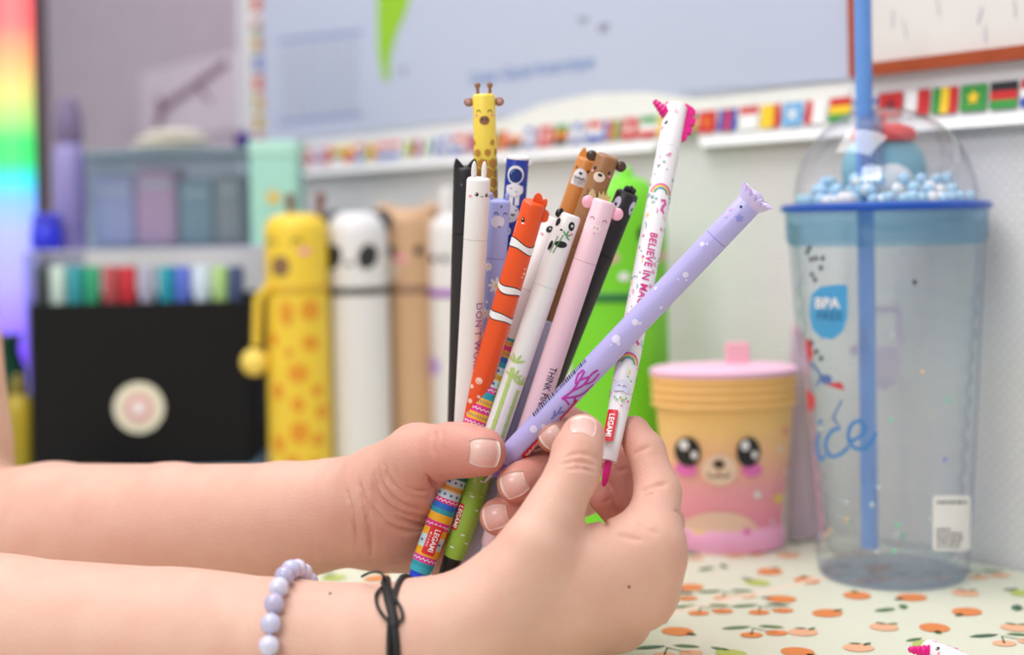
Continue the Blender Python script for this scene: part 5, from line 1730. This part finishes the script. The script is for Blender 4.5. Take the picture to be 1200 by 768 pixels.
for x0, x1, y0, c_, nm, lb_ in ((112, 158, 205, (200, 190, 240), 'lilac', 'pale lilac'), (162, 206, 196, (224, 150, 190), 'pink', 'dusty pink'), (212, 250, 210, (140, 172, 186), 'slate', 'slate blue'), (254, 284, 204, (176, 170, 172), 'grey', 'warm grey')):
    a0, a1, c0, c1 = rng(x0, y0, x1, 286, 1.17)
    m = MB(); m.box((-(a1 - a0) / 2, 0, 0), ((a1 - a0) / 2, .05, c1 - zt0 - .0022), .004)
    t = thing('soft_pouch', '%s soft pouch packed inside the lidded bin' % lb_, 'pouch', ((a0 + a1) / 2, 1.165, zt0 + .0021), 'pouches in the bin')
    m.build('body', mat('pouch_' + nm, c_, .7), t)
    m = MB(); m.box((-(a1 - a0) / 2 + .004, -.0012, (c1 - zt0) * .72), ((a1 - a0) / 2 - .004, .001, (c1 - zt0) * .78)); m.build('zip', mat('pouch_zip', (226, 224, 228), .5), t, False)
# white folded cloth on the bin
q0, q1, qz0, qz1 = rng(152, 154, 246, 176, 1.17)
fc = thing('folded_cloth', 'cream white folded cloth lying on the lidded bin', 'cloth', ((q0 + q1) / 2, 1.17, zt1 + .0046))
for k2, (dz, sc_) in enumerate(((0, 1.0), (.0052, .92), (.0098, .7))):
    m = MB(); m.ball((.002 * k2, 0, dz + .0035), ((q1 - q0) / 2 * sc_, .026, .0036), 28, 10); m.build('fold', mat('cloth_cream', (224, 218, 206), .8), fc)
pq2 = P(288, 156, 1.16)
pb_ = thing('pompom', 'small dark purple pompom on the lidded bin', 'pompom', (pq2.x - .003, 1.165, zt1 + .0046))
MB().ball((0, 0, .0068), .0070, 20, 14).build('ball', mat('pompom_purple', (72, 40, 120), .8, .2, 400, bump=.8), pb_)
MB().tube([(0, 0, .0135), (.0015, 0, .0165), (.003, 0, .0140)], .0006, 8).build('loop', mat('pompom_purple'), pb_)
# mint box
XM0, XM1, _, zm1 = rng(292, 164, 344, 288, 1.14)
mi = thing('mint_box', 'tall mint green carton with a small yellow star', 'box', ((XM0 + XM1) / 2 + .0015, 1.14, zs1))
m = MB(); m.box((-(XM1 - XM0) / 2, 0, 0), ((XM1 - XM0) / 2, .05, (zm1 - zs1) * .86), .001); m.build('carton', mat('mint', (168, 222, 208), .5), mi, False)
m = MB(); m.box((-(XM1 - XM0) / 2 - .0008, -.0008, (zm1 - zs1) * .86), ((XM1 - XM0) / 2 + .0008, .0508, zm1 - zs1), .001); m.build('lid', mat('mint_light', (182, 230, 216), .5), mi, False)
Print().star(0, 0, .008).build('star', mat('star_amber', (236, 196, 84), .5), mi, lambda a, b: Vector((a, -.0006, (zm1 - zs1) * .46 - b)), None)
# tall bottle on the shelf; blue pot added for the tube's glow
qb = P(81, 200, 1.17)
bt_ = thing('bottle', 'tall lilac grey bottle with a rounded cap on the clear shelf', 'bottle', (qb.x, 1.17, zs1))
hb_ = P(81, 112, 1.17).z - zs1
MB().lathe([(.0115, 0), (.0125, .002), (.0125, hb_ * .62), (.009, hb_ * .70)], 28).build('body', mat('bottle_lilac', (150, 140, 196), .3), bt_)
MB().lathe([(.0105, hb_ * .70), (.0112, hb_ * .72), (.0108, hb_ * .86), (.007, hb_ * .97), (.0001, hb_)], 28).build('cap', mat('bottle_cap', (120, 106, 140), .35), bt_)
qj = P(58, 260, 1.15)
jr = thing('blue_glow_pot', 'small cobalt blue jar in front of the lilac bottle', 'blue_glow_pot', (qj.x, 1.142, zs1))
MB().lathe([(.010, 0), (.0115, .002), (.0115, .016), (.009, .019)], 24).build('body', mat('glow_blue', (40, 50, 220), .3), jr)
MB().lathe([(.0098, .019), (.0104, .020), (.0104, .027), (.009, .028)], 24).build('lid', mat('glow_blue_lid', (70, 74, 230), .35), jr)

# rainbow light tube
xl = P(20, 250, 1.30)
lz0, lz1 = .012, P(20, -70, 1.30).z
lm = thing('light_tube', 'vertical rainbow light tube glowing red, green, blue and violet', 'lamp', (xl.x, 1.30, 0))
def glow():
    m = bpy.data.materials.new('rainbow_diffuser'); m.use_nodes = True
    nt = m.node_tree; b = nt.nodes['Principled BSDF']; b.inputs['Roughness'].default_value = .4
    b.inputs['Base Color'].default_value = (.10, .10, .10, 1)
    tc = nt.nodes.new('ShaderNodeTexCoord'); sp_ = nt.nodes.new('ShaderNodeSeparateXYZ'); mr = nt.nodes.new('ShaderNodeMapRange'); rp = nt.nodes.new('ShaderNodeValToRGB')
    nt.links.new(tc.outputs['Object'], sp_.inputs[0]); nt.links.new(sp_.outputs[2], mr.inputs[0])
    mr.inputs[1].default_value = P(20, 480, 1.30).z; mr.inputs[2].default_value = P(20, -70, 1.30).z
    nt.links.new(mr.outputs[0], rp.inputs[0])
    st_ = [(480, (96, 0, 255)), (420, (110, 20, 255)), (330, (150, 140, 255)), (270, (150, 160, 255)), (235, (110, 170, 255)), (212, (0, 205, 215)), (190, (0, 205, 90)), (165, (20, 200, 90)), (140, (150, 205, 100)), (105, (205, 190, 95)), (70, (235, 150, 85)), (30, (250, 85, 85)), (-70, (250, 60, 75))]
    e = rp.color_ramp.elements
    while len(e) > 1: e.remove(e[0])
    e[0].position = 0; e[0].color = lin(st_[0][1]) + (1,)
    for y_, c_ in st_[1:]:
        k2 = e.new((480 - y_) / 550.0); k2.color = lin(c_) + (1,)
    nt.links.new(rp.outputs[0], b.inputs['Emission Color']); b.inputs['Emission Strength'].default_value = 1.6
    return m
m = MB(); m.lathe([(.018, lz0), (.0185, lz0 + .002), (.0185, lz1 - .003), (.016, lz1)], 32); m.build('diffuser', glow(), lm)
m = MB(); m.box((.0190, -.006, lz0), (.0262, .010, lz1)); m.build('dark_strip', mat('strip_dark', (70, 50, 62), .5), lm, False)  # dark upright strip alongside the tube
MB().lathe([(.045, 0), (.046, .002), (.045, .010), (.02, .0125)], 40).build('base', mat('lamp_base', (60, 58, 66), .4), lm)

# bottles and bowl at the table's far corner
qo = on_table(24, 548)
ol = thing('squeeze_bottle', 'olive yellow squeeze bottle beside the black storage box', 'bottle', (P(22, 500, 1.10).x, 1.10, 0))
MB().lathe([(.011, 0), (.0125, .002), (.0125, .045), (.011, .056), (.006, .062)], 28).build('body', mat('olive_yellow', (168, 146, 30), .4), ol)
MB().lathe([(.006, .062), (.0065, .064), (.0045, .074), (.002, .077)], 20).build('nozzle', mat('olive_dark', (120, 106, 30), .4), ol)
dg = thing('vase', 'dark green ribbed vase behind the olive bottle', 'vase', (P(4, 440, 1.16).x, 1.16, 0))
MB().lathe([(.016, 0), (.019, .006), (.021, .04), (.017, .075), (.012, .09), (.014, .10), (.012, .10), (.010, .09)], 32).build('body', mat('dark_green', (20, 70, 52), .35), dg)
MB().lathe([(.0141, .0985), (.0155, .100), (.0141, .1015)], 32, False).build('lip', mat('dark_green'), dg)
yb = thing('bowl', 'shallow mustard yellow bowl in front of the black storage box', 'bowl', (P(95, 560, 1.03).x, 1.035, 0))
MB().lathe([(.012, 0), (.0125, .001), (.020, .006), (.0225, .0145), (.0215, .0145), (.019, .007), (.0001, .003)], 36, True).build('body', mat('mustard', (176, 152, 22), .4), yb)
MB().lathe([(.0213, .0143), (.0228, .0150), (.0213, .0157)], 36, False).build('rim', mat('mustard_rim', (150, 128, 20), .4), yb)
